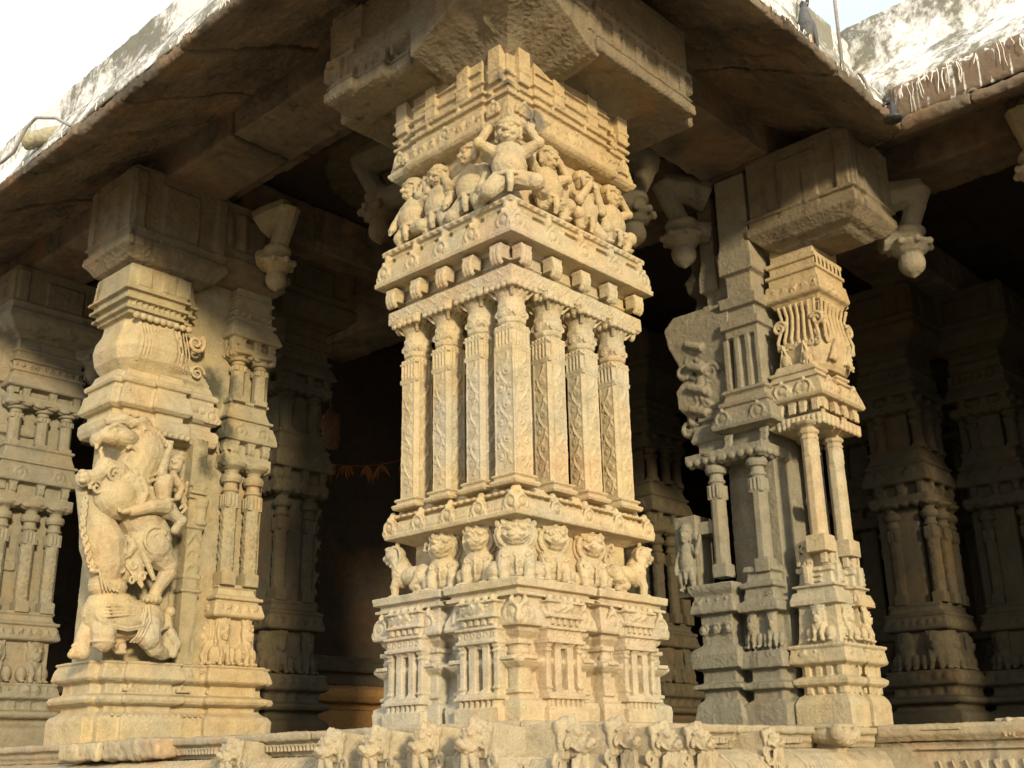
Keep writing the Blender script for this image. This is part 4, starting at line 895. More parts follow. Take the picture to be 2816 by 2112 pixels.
s.poly(rpl2(), [(2.205, -.08), (2.222, -.01), (2.232, .0), (2.29, .0), (2.295, -.02), (2.30, -.07), (2.40, -.075), (2.41, -.02), (2.418, .03), (2.44, .045), (2.50, .03), (2.56, .01), (2.565, -.02), (2.585, -.02), (2.59, .0), (2.61, .0), (2.615, -.03), (2.65, -.05), (2.655, -.03), (2.68, -.03), (2.685, -.06), (2.74, -.08)])
for sd, cx, cy, h, hw in (('y', 3.67, .01, .1, .31), ('x', 3.67, .12, .31, .19)):
    s.push(face(sd, cx, cy, h))
    for k in range(9): u = -hw+2*hw*(k+.5)/9; s.ell((u, 2.222, -.01), (hw/9*.95, .028, .02)); s.ell((u, 2.255, -.0), (.02, .03, .012))
    for u in (-hw*.8, -hw*.22, hw*.25, hw*.82): bracket(s, u, 2.31, .065, .09, .0)
    for u in (-hw*.7, hw*.6) if sd == 'y' else (hw*.5, -hw*.5): kudu(s.push(T(0, 0, .025)), u, 2.44, .15, .15, .022); s.pop()
    for u in (-hw*.3, hw*.25): s.ell((u, 2.49, .03), (.05, .03, .02)); s.curl((u, 2.49, .03), .04, .01)
    s.pop()
build('entablature', s, M_MAIN, rp, .0055, 1, .0035)
s = S()      # bulging lotus body
def rr(hx, hy, z, cx=3.74, cy=.10):
    n = 20; return [(cx+hx*(abs(math.cos(a))**.6)*(1 if math.cos(a) > 0 else -1), cy+hy*(abs(math.sin(a))**.6)*(1 if math.sin(a) > 0 else -1), z) for a in [2*math.pi*i/n for i in range(n)]]
s.loft([rr(h, h*.82, z) for z, h in ((2.68, .22), (2.72, .25), (2.80, .275), (2.88, .28), (2.95, .265), (3.02, .235), (3.10, .215), (3.18, .205), (3.24, .225), (3.27, .24), (3.29, .22))])
for sd, h, hw in (('y', .20, .26), ('x', .26, .2)):
    s.push(face(sd, 3.74, .10, h))
    for k in range(7):
        u = -hw*.8+hw*1.6*k/6; s.tube([(u, 3.26, -.0), (u*.9, 3.16, -.02), (u*.95, 3.05, -.005), (u*1.1, 2.96, .015), (u*1.1, 2.92, .01)], .016, 6)
        s.curl((u, 2.90, .015), .03, .012, 1.3, 40*k)
    s.curl((-hw*.8, 3.08, .0), .06, .018, 1.5, 20); s.curl((hw*.85, 3.08, .0), .06, .018, 1.5, 160, -1)
    for u in (-hw*.6, hw*.3): s.tube([(u-.05, 2.74, .02), (u, 2.90, .05), (u+.04, 2.74, .02)], [.015, .02, .015]); s.ell((u, 2.79, .03), (.035, .06, .025))
    s.push(T(hw*.35, 2.70, .03) @ SC(.10, .16, .12)); gana(s, arms='up', legs='squat'); s.pop()
    s.pop()
for k in range(3): s.ell((4.02, -.02, 2.98+.06*k), (.05, .05, .03))
build('lotus_body', s, M_OCH, rp, .0052, 1, .0035)
s = S()
s.poly([(3.47, -.13), (3.96, -.13), (4.02, -.07), (4.05, -.07), (4.05, .36), (3.47, .36)], [(3.25, -.09), (3.265, -.05), (3.30, -.03), (3.315, .0), (3.33, .01), (3.40, .0), (3.46, -.01), (3.465, -.03), (3.52, -.03), (3.525, -.01), (3.55, -.01), (3.555, -.04), (3.62, -.04), (3.625, -.02), (3.66, -.02), (3.665, -.05), (3.80, -.05)])
s.push(face('y', 3.75, -.03, .1)); kudu(s, -.08, 3.34, .16, .12, .018); blocks(s, -.26, .2, 7, 3.56, 3.62, .5, -.028); s.pop()
s.push(face('x', 3.75, .12, .28)); frieze(s, -.2, .24, 3.34, 3.42, .09, .012, 41); s.pop()
build('upper_block', s, M_OCH, rp, .0058, 1, .004)
s = S(); corbel_block(s, 3.68, -.10, .22, .34, .15, 3.75, 3.87, 4.58); corbel_block(s, 3.80, .30, .22, .22, .10, 3.76, 3.90, 4.55); build('corbel', s, M_CORB, rp, .008, 1, .006, .012)
# middle and rear parts of the same pier, seen past the front cluster
s = S(); s.rect(3.72, .62, .32, .26, [(-.04, .05), (.2, .05), (.24, -.03), (.29, -.03), (.30, .05), (.33, .05), (.35, -.02), (.44, -.02), (.46, .05), (.55, .03), (.56, -.03), (1.30, -.05), (3.9, -.06)])
s.rect(3.42, .55, .16, .15, [(-.04, .02), (.18, .02), (.22, -.03), (.28, -.03), (.29, .03), (.33, .03), (.35, -.03), (.43, -.03), (.44, .03), (.56, .015), (.57, -.05), (.84, -.06), (.85, .02), (.91, .02), (.94, -.02), (1.02, -.03), (1.03, .0), (1.06, .0), (1.08, -.04), (1.14, -.05), (1.15, -.02), (1.19, -.03), (1.20, -.08)])
s.rect(3.42, .93, .18, .17, [(-.04, .04), (.1, .04), (.2, .02), (.24, -.02), (.30, -.02), (.31, .04), (.34, .04), (.36, -.02), (.44, -.02), (.46, .04), (.56, .05), (.60, .03), (.64, -.03), (.86, -.03), (.87, .03), (.90, .03), (1.0, .0), (1.04, .03), (1.09, .04), (1.10, -.03)])
lions_panel(s, 3.42, .55, .16-.05, .16, 'x', .58, .85, 2)
s.push(face('x', 3.42, .93, .18)); frieze(s, -.16, .16, .66, .84, .11, -.02, 61); frieze(s, -.16, .16, .91, .99, .08, .02, 62); frieze(s, -.16, .16, .50, .58, .09, .035, 63); s.pop()
s.push(face('x', 3.42, .55, .16)); frieze(s, -.14, .14, .95, 1.015, .07, -.005, 64); frieze(s, -.15, .15, .865, .91, .08, .02, 11); frieze(s, -.15, .15, .47, .55, .09, .02, 13); s.pop()
build('pedestal', s, M_SHADE, rp, .007, 1, .006)
for x, y in ((3.34, .50), (3.32, .86)):
    shaft_oct(x, y, 1.15, 2.12, .12, 'colonette', M_SHADE, rp, .006, False)
s = S()
scalloped(s, 3.44, .57, .22, .20, 2.06, 5, .07); scalloped(s, 3.44, .90, .22, .18, 2.06, 5, .07)
s.rect(3.56, .72, .22, .30, [(2.12, 0), (2.26, 0)])
TE = [(2.25, -.05), (2.27, .0), (2.275, .04), (2.30, .05), (2.36, .035), (2.43, .01), (2.435, -.02), (2.46, -.02), (2.465, .0), (2.50, .0), (2.505, -.03), (2.56, -.05), (2.58, -.02), (2.61, -.04), (2.615, -.11), (3.05, -.12), (3.06, -.08), (3.12, -.08), (3.13, -.05), (3.2, -.05), (3.21, -.10), (3.3, -.10), (3.31, -.06), (3.4, -.05), (3.42, -.11), (3.6, -.11), (3.62, -.07), (3.75, -.07), (3.9, -.09), (4.5, -.09)]
s.rect(3.54, .52, .30, .23, TE); s.rect(3.60, .86, .24, .16, [(z-.03, d) for z, d in TE])
s.push(face('x', 3.54, .52, .30))
for u in (-.17, .15): kudu(s.push(T(0, 0, .03)), u, 2.30, .15, .15, .022); s.pop(); bracket(s, u, 2.14, .07, .10, -.03)
for u in (-.16, -.06, .04, .13): s.box(u-.022, u+.022, 2.62, 3.05, -.2, -.085)
s.pop()
build('entablature', s, M_SHADE, rp, .007, 1, .005)
s = S()      # standing attendant carved on the rear shaft
s.push(face('x', 3.42, 1.16, .17, 1.10) @ T(.02, 0, .0) @ SC(.3, .50, .3)); gana(s, arms=('knee', 'out'), legs='stand'); s.pop()
s.box(3.27, 3.5, 1.06, 1.26, 1.02, 1.66); s.box(3.3, 3.5, .9, 1.15, 1.5, 1.6)
build('carved_figure', s, M_SHADE, rp, .006, 1, .0045)
s = S()      # ragged scroll bracket carved on the rear part
s.rect(3.63, .95, .19, .20, [(2.3, -.04), (2.34, .02), (2.5, .0), (2.6, .06), (2.75, .07), (2.85, .02), (3.0, .05), (3.15, .10), (3.3, .12), (3.42, .06), (3.46, -.04)])
s.push(face('x', 3.66, 1.0, .20))
for k in range(16): s.curl((-.14+.09*(k % 4), 2.42+.062*k, .05+.02*math.sin(k)), .075, .028, 1.5, 50*k, 1 if k % 2 else -1)
for k in range(5): s.tube([(-.17, 2.5+.19*k, .0), (-.06, 2.56+.19*k, .10), (.06, 2.5+.19*k, .10), (.16, 2.58+.19*k, .02)], [.02, .04, .04, .02])
for k in range(8): s.ell((.1-.08*(k % 3), 2.5+.11*k, .03), (.05, .07, .04))
s.push(T(.02, 2.62, .06) @ SC(.26, .36, .2)); gana(s, arms=('up', 'knee'), legs=('stand', 'side')); s.pop()
s.pop()
build('scroll_bracket', s, M_SHADE, rp, .008, 1, .006)
s = S(); s.rect(3.66, .92, .14, .16, [(3.44, 0), (3.6, -.02), (3.65, .03), (3.75, .05), (3.85, .0), (4.5, .0)]); build('shaded_block', s, M_DIM, rp, .014, 1, .008)  # top of the rear shaft, ceiling shade put in by darker stone
for (x, y, dx, dy, z) in ((3.40, .88, -.6, .5, 3.56), (4.18, -.45, .5, -.6, 3.29)):
    s = S(); pendant(s, x, y, z+.42, dx, dy, .10); build('pendant_bud', s, M_SHADE, rp, .010, 2, .005)

# wing pillars in the gloom beyond, one built and copied
p4 = thing('composite_pillar', (7.4, .45, 0), 'dim pillar with stacked colonettes deep in shade, right of the bright lotus topped pillar', 'pillar', 'carved pillars of the hall')
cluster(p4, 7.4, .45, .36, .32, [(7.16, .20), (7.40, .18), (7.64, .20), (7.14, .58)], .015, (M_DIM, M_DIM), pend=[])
p4.location = (6.75, .55, 0)
c = copy_tree(p4); c.location = (7.75, .15, 0); c['label'] = 'dim pillar in deep shade, farthest right of those standing on the floor'
c = copy_tree(p4); c.location = (7.9, 1.7, 0); c['label'] = 'unlit pillar in the dark behind the right pier, mostly hidden by nearer pillars'
for x, y, lab in ((6.2, 3.6, 'dark pillar standing in the gloom between the corner pillar and the lotus topped pillar'), (3.6, 7.2, 'dark pillar far inside the hall, above the ochre moulding of the inner platform')):
    c = copy_tree(p4); c.location = (x, y, 0); c['label'] = lab
p4.location = (7.05, .85, 0)
c = copy_tree(p4); c.location = (8.55, .55, 0); c['label'] = 'dim pillar in deep shade, farthest right of those standing on the floor'
c = copy_tree(p4); c.location = (4.85, -2.1, 0); c['label'] = 'pillar mostly out of view whose bud bracket enters at the right edge, below the drip stained eave'
s = S(); pendant(s, 4.40, -1.72, 4.02, -.35, .35, .10); build('pendant_bud', s, M_SIDE, c, .010, 2, .005)
# ------------------------------------------------------------------ ROOF
roof = thing('temple_roof', (.5, .5, 4.3), 'heavy stone roof with curved overhanging eaves and stained limewashed top above the pillars', 'roof')
WX = 4.30                                   # wing line: inner corner of the eaves at WX-1
def seg(prof, a, b, kind, mat, name, vox, big, disp=.012, seed=0, jig=.0):
    """one length of eave: prof = [(outward, z)] CCW seen along +axis"""
    q = random.Random(seed); dz = q.uniform(-jig, jig); do = q.uniform(-jig, jig)
    def pt(t, o, z):
        o = o+do; z = z+dz
        if kind == 'L': y = (-o if t == 'c' else t); return (-o, y, z)
        if kind == 'F': x = (-o if t == 'c' else WX-o if t == 'i' else t); return (x, -o, z)
        if kind == 'W': y = (-o if t == 'i' else t); return (WX-o, y, z)
    ra = [pt(a, o, z) for o, z in prof]; rb = [pt(b, o, z) for o, z in prof]
    s = S(); s.loft([ra, rb])
    return build(name, s, mat, roof, vox, 1, disp, big)
#  stone eave block (soffit) and the limed roll above it
SOF = [(1.0, 4.27), (1.02, 4.30), (1.01, 4.36), (.90, 4.47), (.5, 4.75), (.1, 5.0), (-.2, 5.0), (-.2, 4.86), (.18, 4.72), (.42, 4.58), (.70, 4.42), (.90, 4.30)]
LIM = [(1.0, 4.365), (.985, 4.43), (.87, 4.70), (.68, 5.0), (.53, 5.18), (.50, 5.22), (.48, 5.62), (.25, 5.64), (.1, 5.1), (.1, 5.02), (.5, 4.77), (.90, 4.49)]
SOFW = [(1.0, 4.27), (1.03, 4.31), (1.03, 4.36), (.9, 4.40), (.5, 4.72), (-.2, 5.0), (-.2, 4.86), (.18, 4.72), (.42, 4.58), (.70, 4.42), (.90, 4.30)]
LIPW = [(1.0, 4.365), (1.02, 4.40), (1.01, 4.62), (.96, 4.70), (.88, 4.72), (.85, 4.45)]
LIMW = [(.94, 4.71), (.80, 4.90), (.52, 5.20), (.42, 5.30), (.40, 5.40), (.36, 5.85), (.15, 5.85), (.1, 5.1), (.5, 4.76), (.86, 4.70)]
rv = lambda p: list(reversed(p))
cuts = ['c', .35, 1.15, 1.95, 2.75, 3.4, 4.25, 5.2, 6.5, 8.0, 11.0, 14.0]
for i in range(len(cuts)-1):
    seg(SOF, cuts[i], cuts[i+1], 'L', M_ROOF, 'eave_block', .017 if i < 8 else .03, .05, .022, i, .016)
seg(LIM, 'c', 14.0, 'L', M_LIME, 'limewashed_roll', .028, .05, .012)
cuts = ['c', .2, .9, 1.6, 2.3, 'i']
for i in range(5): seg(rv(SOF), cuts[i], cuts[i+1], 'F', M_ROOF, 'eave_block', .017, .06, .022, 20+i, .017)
seg(rv(LIM), 'c', 'i', 'F', M_LIME, 'limewashed_roll', .025, .05, .012)
cuts = ['i', -1.55, -2.1, -3.2, -6.5]
for i in range(4): seg(rv(SOFW), cuts[i], cuts[i+1], 'W', M_ROOF, 'eave_block', .018, .05, .02, 40+i, .01)
seg(rv(LIPW), 'i', -6.5, 'W', M_LIP, 'eave_lip', .016, .03, .012)
seg(rv(LIMW), 'i', -6.5, 'W', M_LIME, 'limewashed_roll', .028, .05, .012)
# lime runs down the broken lip
def runs(name, pts, seed, long_):
    q = random.Random(seed); s = S()
    for p, d in pts:
        L = q.uniform(*long_); p = Vector(p); x = 0; pl = [p]
        n = 5
        for k in range(1, n+1):
            x += q.uniform(-.010, .010); pl.append(p + Vector((d[1]*x, d[0]*x, -L*k/n)))
        s.tube(pl, [q.uniform(.002, .0045)]*n+[.002], 6)
    return build(name, s, M_DRIP, roof, 0)
q = random.Random(3)
runs('lime_runs', [((3.270+q.uniform(-.004, .004), -1.08-i*.034*q.uniform(.7, 1.3)-(.25 if i > 14 else 0), 4.66+q.uniform(-.05, .02)), (1, 0)) for i in range(44)], 1, (.08, .28))
runs('lime_runs', [((-1.03+q.uniform(-.006, .006), 1.0+i*.062*q.uniform(.3, 1.7), 4.385), (1, 0)) for i in range(45)], 2, (.02, .06))
runs('lime_runs', [((.5+i*.075*q.uniform(.5, 1.5), -1.035, 4.385), (0, 1)) for i in range(32)], 4, (.02, .07))
# beams under the ceiling
s = S(); s.box(.06, .62, -.3, 3.0, 4.56, 4.98); s.box(.62, .85, -.3, 3.0, 4.70, 4.98); build('beam', s, M_ROOF, roof, .02, 2, .02, .03)
s = S(); s.box(.05, .64, 3.03, 14, 4.55, 4.98); s.box(.62, .85, 3.03, 14, 4.70, 4.98); build('beam', s, M_ROOF, roof, .03, 2, .02, .03)
s = S(); s.box(.88, 3.35, .12, .78, 4.56, 4.98); build('beam', s, M_ROOF, roof, .02, 2, .02, .03)
s = S(); s.box(3.38, 12, .14, .76, 4.55, 4.98); build('beam', s, M_ROOF, roof, .03, 2, .02, .03)
s = S(); s.box(4.42, 5.0, -6.5, .1, 4.55, 4.98); build('beam', s, M_ROOF, roof, .03, 2, .02, .03)
s = S(); s.box(.9, 12, 4.1, 4.75, 4.50, 4.98); build('beam', s, M_ROOF, roof, .03, 2, .02, .03)
s = S(); s.box(3.35, 3.95, .8, 12, 4.50, 4.98); build('beam', s, M_ROOF, roof, .03, 2, .02, .03)
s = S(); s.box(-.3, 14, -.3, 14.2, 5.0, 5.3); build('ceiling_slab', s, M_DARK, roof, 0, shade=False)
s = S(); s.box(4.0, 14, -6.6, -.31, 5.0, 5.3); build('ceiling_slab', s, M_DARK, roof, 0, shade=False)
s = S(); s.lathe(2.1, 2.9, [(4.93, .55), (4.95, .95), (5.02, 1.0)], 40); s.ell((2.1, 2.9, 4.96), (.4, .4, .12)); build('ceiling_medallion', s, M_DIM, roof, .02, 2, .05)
# far walls of the hall, plus an added wall that blocks sun
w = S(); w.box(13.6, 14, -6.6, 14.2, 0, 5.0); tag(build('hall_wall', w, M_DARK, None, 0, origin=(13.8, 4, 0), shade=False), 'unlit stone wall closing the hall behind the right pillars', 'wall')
w = S(); w.box(4.6, 13.59, -4.9, -4.6, 0, 5.0); tag(build('hall_wall', w, M_DARK, None, 0, origin=(9, -4.75, 0), shade=False), 'unseen wall added to keep sun out of the wing on the far right', 'wall')  # out of view, added to stop sun reaching the dim wing pillars
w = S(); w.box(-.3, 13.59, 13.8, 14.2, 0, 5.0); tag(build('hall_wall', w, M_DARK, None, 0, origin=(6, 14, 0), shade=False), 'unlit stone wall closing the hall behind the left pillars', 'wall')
# raised shrine platform inside the hall with an ochre moulding
ip = thing('shrine_platform', (4.6, 6.6, 0), 'long low platform inside the hall with ochre painted mouldings under a grey ledge', 'platform')
U = Matrix.Translation((4.4, 5.9, 0)) @ RZ(R(0))
s = S(); s.rect(5.4, 8.4, 2.9, 2.9, [(0, .0), (.36, .0)]); build('painted_foot', s, M_ORANGE, ip, .03, 1, .01)
s = S(); s.rect(5.4, 8.4, 2.9, 2.9, [(.36, -.06), (.42, -.05), (.43, .04), (.50, .08), (.56, .06), (.60, -.02)]); build('painted_moulding', s, M_ORANGE, ip, .02, 1, .012)
s = S(); s.rect(5.4, 8.4, 2.9, 2.9, [(.60, -.03), (.72, -.03), (.73, .05), (.84, .05), (.85, -.05), (.9, -.1)]); build('ledge', s, M_DIM, ip, .02, 1, .01)
w = S(); w.rect(5.6, 8.6, 2.2, 2.2, [(.88, 0), (4.98, 0)]); tag(build('shrine_wall', w, M_DARK, None, 0, origin=(5.6, 8.6, .9), shade=False), 'dark sanctuary walls standing on the inner platform', 'wall')
# ------------------------------------------------------------------ PLATFORM EDGE
pf = thing('temple_platform', (1.5, 1.5, -1.9), 'carved stone platform edge with a rolled moulding under the pillars', 'platform')
PX = 3.60
def pseg(prof, a, b, kind, mat, name, vox=.010, disp=.008, big=.01):
    def pt(t, o, z):
        if kind == 'L': return (-o, -o if t == 'c' else t, z)
        if kind == 'F': return (-o if t == 'c' else PX-o if t == 'i' else t, -o, z)
        return (PX-o, -o if t == 'i' else t, z)
    s = S(); s.loft([[pt(a, o, z) for o, z in prof], [pt(b, o, z) for o, z in prof]]); return build(name, s, mat, pf, vox, 1, disp, big)
TOP = [(-.3, -.132), (.14, -.132), (.15, -.10), (.17, -.09), (.17, -.055), (.21, -.045), (.215, -.005), (.20, .0), (-.3, .0)]
ROLL = [(-.3, -.62), (.36, -.62), (.40, -.52), (.415, -.40), (.40, -.29), (.36, -.21), (.28, -.155), (.16, -.133), (-.3, -.133)]
WALL = [(-.3, -1.9), (.45, -1.9), (.45, -1.5), (.34, -1.45), (.30, -1.35), (.30, -.8), (.36, -.75), (.36, -.64), (-.3, -.622)]
for i, (a, b) in enumerate((('c', 1.35), (1.36, 2.9), (2.91, 6.2), (6.22, 14))):
    pseg(TOP, a, b, 'L', M_PLINTH, 'top_moulding', .011 if i < 3 else .03); pseg(ROLL, a, b, 'L', M_PLINTH, 'rolled_moulding', .013 if i < 3 else .03)
pseg(WALL, 'c', 14, 'L', M_PLINTH, 'retaining_wall', .04)
for i, (a, b) in enumerate((('c', 1.62), (1.63, 'i'))):
    pseg(rv(TOP), a, b, 'F', M_PLINTH, 'top_moulding', .0105); pseg(rv(ROLL), a, b, 'F', M_PLINTH, 'rolled_moulding', .012)
pseg(rv(WALL), 'c', 'i', 'F', M_PLINTH, 'retaining_wall', .04)
TOPW = [(-.3, -.10), (.16, -.10), (.18, -.075), (.20, -.06), (.205, -.01), (.19, .012), (-.3, .012)]
pseg(rv(TOPW), 'i', -4.5, 'W', M_PLINTH, 'top_moulding', .012)
MIDW = [(-.3, -.62), (.27, -.62), (.28, -.40), (.20, -.37), (.18, -.34), (.14, -.20), (.12, -.13), (.14, -.102), (-.3, -.102)]
pseg(rv(MIDW), 'i', -4.5, 'W', M_PLINTH, 'rolled_moulding', .013); pseg(rv(WALL), 'i', -4.5, 'W', M_PLINTH, 'retaining_wall', .04)
# floor sheet
s = S(); s.box(.28, 14, .28, 14, -.2, -.012); struct(build('floor', s, M_DIM, None, 0, origin=(6, 6, 0), shade=False))
s = S(); s.box(3.88, 14, -4.5, .279, -.2, -.004); struct(build('floor', s, M_DIM, None, 0, origin=(8, -2, 0), shade=False))
# carved lengths on the platform edge
def F_at(kind, t, o, z): return face('x', -o, t, 0, z) if kind == 'L' else face('y', t, -o, 0, z) if kind == 'F' else face('x', PX-o, t, 0, z)
for kind, a, b, w_ in (('L', -2.05, -1.25, .034), ('L', -3.2, -2.3, .034), ('F', 1.18, 1.56, .03), ('F', 1.95, 2.4, .03)):
    s = S(); s.push(F_at(kind, 0, .155, 0)); n = int((b-a)/w_); s.box(a, b, -.071, -.064, -.02, .034); blocks(s, a, b, n, -.105, -.066, .55, .032); s.pop()
    build('dentil_band', s, M_PLINTH, pf, .007, 1, .004)
for kind, a, b in (('L', 1.15, 2.05), ('L', 2.25, 3.3), ('F', 1.25, 1.82), ('F', 2.05, 2.68)):
    n = int((b-a)/.042); s = S(); s.push(F_at(kind, (a+b)/2, .2, 0)); s.box(-(b-a)/2+.02, (b-a)/2-.02, -.50, -.32, -.05, .20); s.pop()
    for k in range(n):
        t = a+(b-a)*(k+.5)/n
        m = F_at(kind, t, 0, 0); s.push(m)
        s.tube([(0, -.146, .23), (.002, -.17, .31), (.004, -.22, .37), (.0, -.30, .405), (-.004, -.41, .418), (0, -.53, .40)], .017, 6); s.pop()
    build('leaf_ribs', s, M_PLINTH, pf, .007, 1, .004)
# wing frieze of dancing figures, ribbed band and dentils
s = S(); s.push(F_at('W', 0, 0, 0))
blocks(s, .85, 3.0, 26, -.335, -.215, .42, .17)
for k in range(12):
    u = .60+.09*k; s.tube([(u-.02, -.34, .17), (u+.012, -.28, .18), (u-.015, -.22, .16)], .012, 6)
s.box(.45, 4.4, -.155, -.14, 0, .16); s.box(1.3, 4.4, -.375, -.36, 0, .23); blocks(s, 1.2, 3.4, 60, -.43, -.405, .5, .30)
for u in (.62, 1.5): s.box(u-.1, u+.16, -.03, -.018, .1, .215)
s.pop(); build('ribbed_band', s, M_PLINTH, pf, .0085, 1, .004)
for k in range(7):
    s = S(); s.push(F_at('W', -(1.08+.21*k), .13, 0) @ T(0, -.085, .0))
    s.box(-.09, .09, -.01, .115, -.1, .045); s.push(T(0, .0, .05) @ SC(.12, .12, .09)); gana(s, arms=('up', 'out') if k % 2 else ('out', 'knee'), legs=('squat', 'stand') if k % 2 else 'squat', seed=k); s.pop()
    s.pop(); build('carved_figure', s, M_PLINTH, pf, .0065, 1, .003)

# lion heads projecting over the roll
def beast_head(s, s2):
    """beam-end with sloping top carrying a snarling head; leafy collar goes to s2; unit = metres, facing +z"""
    s.add([(-.085, -.09, -.34), (.085, -.09, -.34), (.085, -.09, .06), (-.085, -.09, .06), (-.085, .06, -.34), (.085, .06, -.34), (.078, .10, .02), (-.078, .10, .02), (-.07, .085, .06), (.07, .085, .06)],
          [(3, 2, 1, 0), (4, 5, 6, 7), (7, 6, 9, 8), (0, 1, 5, 4), (1, 2, 9, 6, 5), (3, 0, 4, 7, 8), (2, 3, 8, 9)])
    s.ell((0, .015, .07), (.074, .078, .075)); s.ell((0, -.03, .125), (.055, .036, .055)); s.ell((0, -.068, .10), (.046, .024, .05)); s.ell((0, -.006, .172), (.028, .022, .022)); s.ell((0, .085, .04), (.07, .04, .05))
    for k in (-1, 1):
        s.ell((k*.04, .036, .118), (.024, .022, .02)); s.ell((k*.04, .036, .135), .010); s.tube([(k*.012, .058, .132), (k*.046, .070, .115), (k*.076, .046, .08)], .012, 6)
        s.ell((k*.080, .06, .03), (.018, .045, .022), (0, 0, -k*.3)); s.ell((k*.028, -.026, .165), (.022, .018, .018)); s.curl((k*.066, -.018, .075), .028, .009, 1.3, 90, -k)
        s.tube([(k*.022, -.05, .158), (k*.055, -.046, .12), (k*.070, -.018, .09)], .009, 6); s.ell((k*.028, -.052, .148), (.009, .016, .011)); s.curl((k*.03, .10, .07), .026, .010, 1.3, 90, k)
    s.arc((0, .0, .04), .086, .014, -30, 210, 16); s.ell((0, .09, .08), (.02, .045, .03))
    for k in (-1, 1):
        s2.tube([(k*.03, -.085, .09), (k*.045, -.13, .085), (k*.075, -.19, .075), (k*.12, -.21, .06), (k*.135, -.17, .055), (k*.11, -.15, .055)], [.016, .018, .018, .016, .014, .012], 7)
        s2.curl((k*.115, -.12, .04), .036, .012, 1.4, 90, -k)
        for j in range(3): s2.tube([(k*(.012+.02*j), -.10, .075), (k*(.02+.035*j), -.22, .09), (k*(.03+.05*j), -.36, .075), (k*(.02+.045*j), -.48, .06)], .011, 6)
    s2.tube([(0, -.08, .10), (0, -.16, .10), (0, -.36, .09)], [.018, .022, .015])
    s2.loft([[(x*w, y, z*d-.1) for x, z in ((-1, 0), (1, 0), (1, .8), (.6, 1), (-.6, 1), (-1, .8))] for y, w, d in ((-.5, .13, .14), (-.3, .15, .165), (-.16, .145, .15), (-.10, .10, .12))])
HD = [('L', 1.86, 1, 'snarling lion head on the platform edge, leftmost, below the beast pier'), ('L', .85, 1.05, 'lion head on the platform edge at the left end of the ribbed leaf moulding, left of the corner pillar'),
      ('L', .50, 1.05, 'lion head on the platform edge below the left rim of the corner pillar'), ('L', .18, 1.05, 'lion head on the platform edge under the middle of the left face of the corner pillar'),
      ('L', -.19, 1.1, 'lion head on the platform edge just left of the corner of the corner pillar'), ('F', -.165, 1.2, 'large lion head on the platform edge just right of the corner of the corner pillar'),
      ('F', .205, 1.1, 'lion head on the platform edge under the middle of the right face of the corner pillar'), ('F', .53, 1.05, 'lion head on the platform edge under the right rim of the corner pillar'),
      ('F', .89, 1.05, 'lion head on the platform edge in the dark gap just right of the corner pillar'), ('F', 1.72, .85, 'worn small lion head on the platform edge left of the right pier')]
for i, (kind, t, sc, lab) in enumerate(HD):
    M = F_at(kind, t, .40 if i not in (0, 9) else .34, -.092 if i not in (0, 9) else -.105) @ T(0, rnd.uniform(-.012, .012), rnd.uniform(-.03, .03)) @ RY(R(rnd.uniform(-9, 9)))
    s, s2 = S(), S(); s.push(M @ SC(sc*.68, sc*.74, sc*.78)); s2.push(M @ T(0, .035, .02) @ SC(sc*.92, sc*.9, sc*.9)); beast_head(s, s2)
    o = build('lion_head', s, M_PLINTH, pf, .005, 1, .004); o['label'] = lab
    build('leaf_collar', s2, M_PLINTH, o, .006, 1, .004)
# ruffled flower bracket under the right pier and a plain leaf tongue at the corner
s = S(); s.push(F_at('F', 2.62, .26, -.05)); 
s.ell((0, -.0, 0), (.12, .075, .14)); s.box(-.12, .12, .035, .06, -.2, .13)
for k in range(9):
    a = R(-180+22.5*k); s.ell((.11*math.cos(a), .01+.055*math.sin(a), .10), (.035, .035, .05)); s.ell((.06*math.cos(a), .0+.03*math.sin(a), .13), (.022, .022, .03))
s.box(-.02, .09, -.42, -.07, -.1, .06); s.pop(); build('flower_bracket', s, M_PLINTH, pf, .007, 1, .004)
s = S(); s.push(T(-.26, -.26, -.16) @ RZ(R(-45)) @ RX(R(90)))
s.ell((0, -.24, .04), (.12, .2, .09)); s.box(-.09, .09, -.06, -.0, -.2, .06)
for k in (-2, -1, 0, 1, 2): s.tube([(k*.03, -.02, .06), (k*.05, -.15, .12-abs(k)*.02), (k*.06, -.32, .11-abs(k)*.02)], .016, 6)
s.pop(); build('corner_leaf', s, M_PLINTH, pf, .007, 1, .004)
# rough capping stones where the platform steps at the left
for i, (y, x, w, h) in enumerate(((3.1, -.18, .34, .10), (3.75, -.2, .28, .09))):
    s = S(); s.box(x-.14, x+.22, y-w, y+w, -.12, h-.10); build('capping_stone', s, M_OCH if i else M_PLINTH, pf, .014, 3, .02, .05)
# ------------------------------------------------------------------ SMALL THINGS ON THE ROOF
pg = thing('pigeon', (1.95, -.97, 4.40), 'dark grey pigeon perched on the edge of the eaves, upper right', 'bird')
PM = T(1.95, -.98, 4.46) @ RZ(R(200)) @ RY(R(-38))
s = S(); s.push(PM)
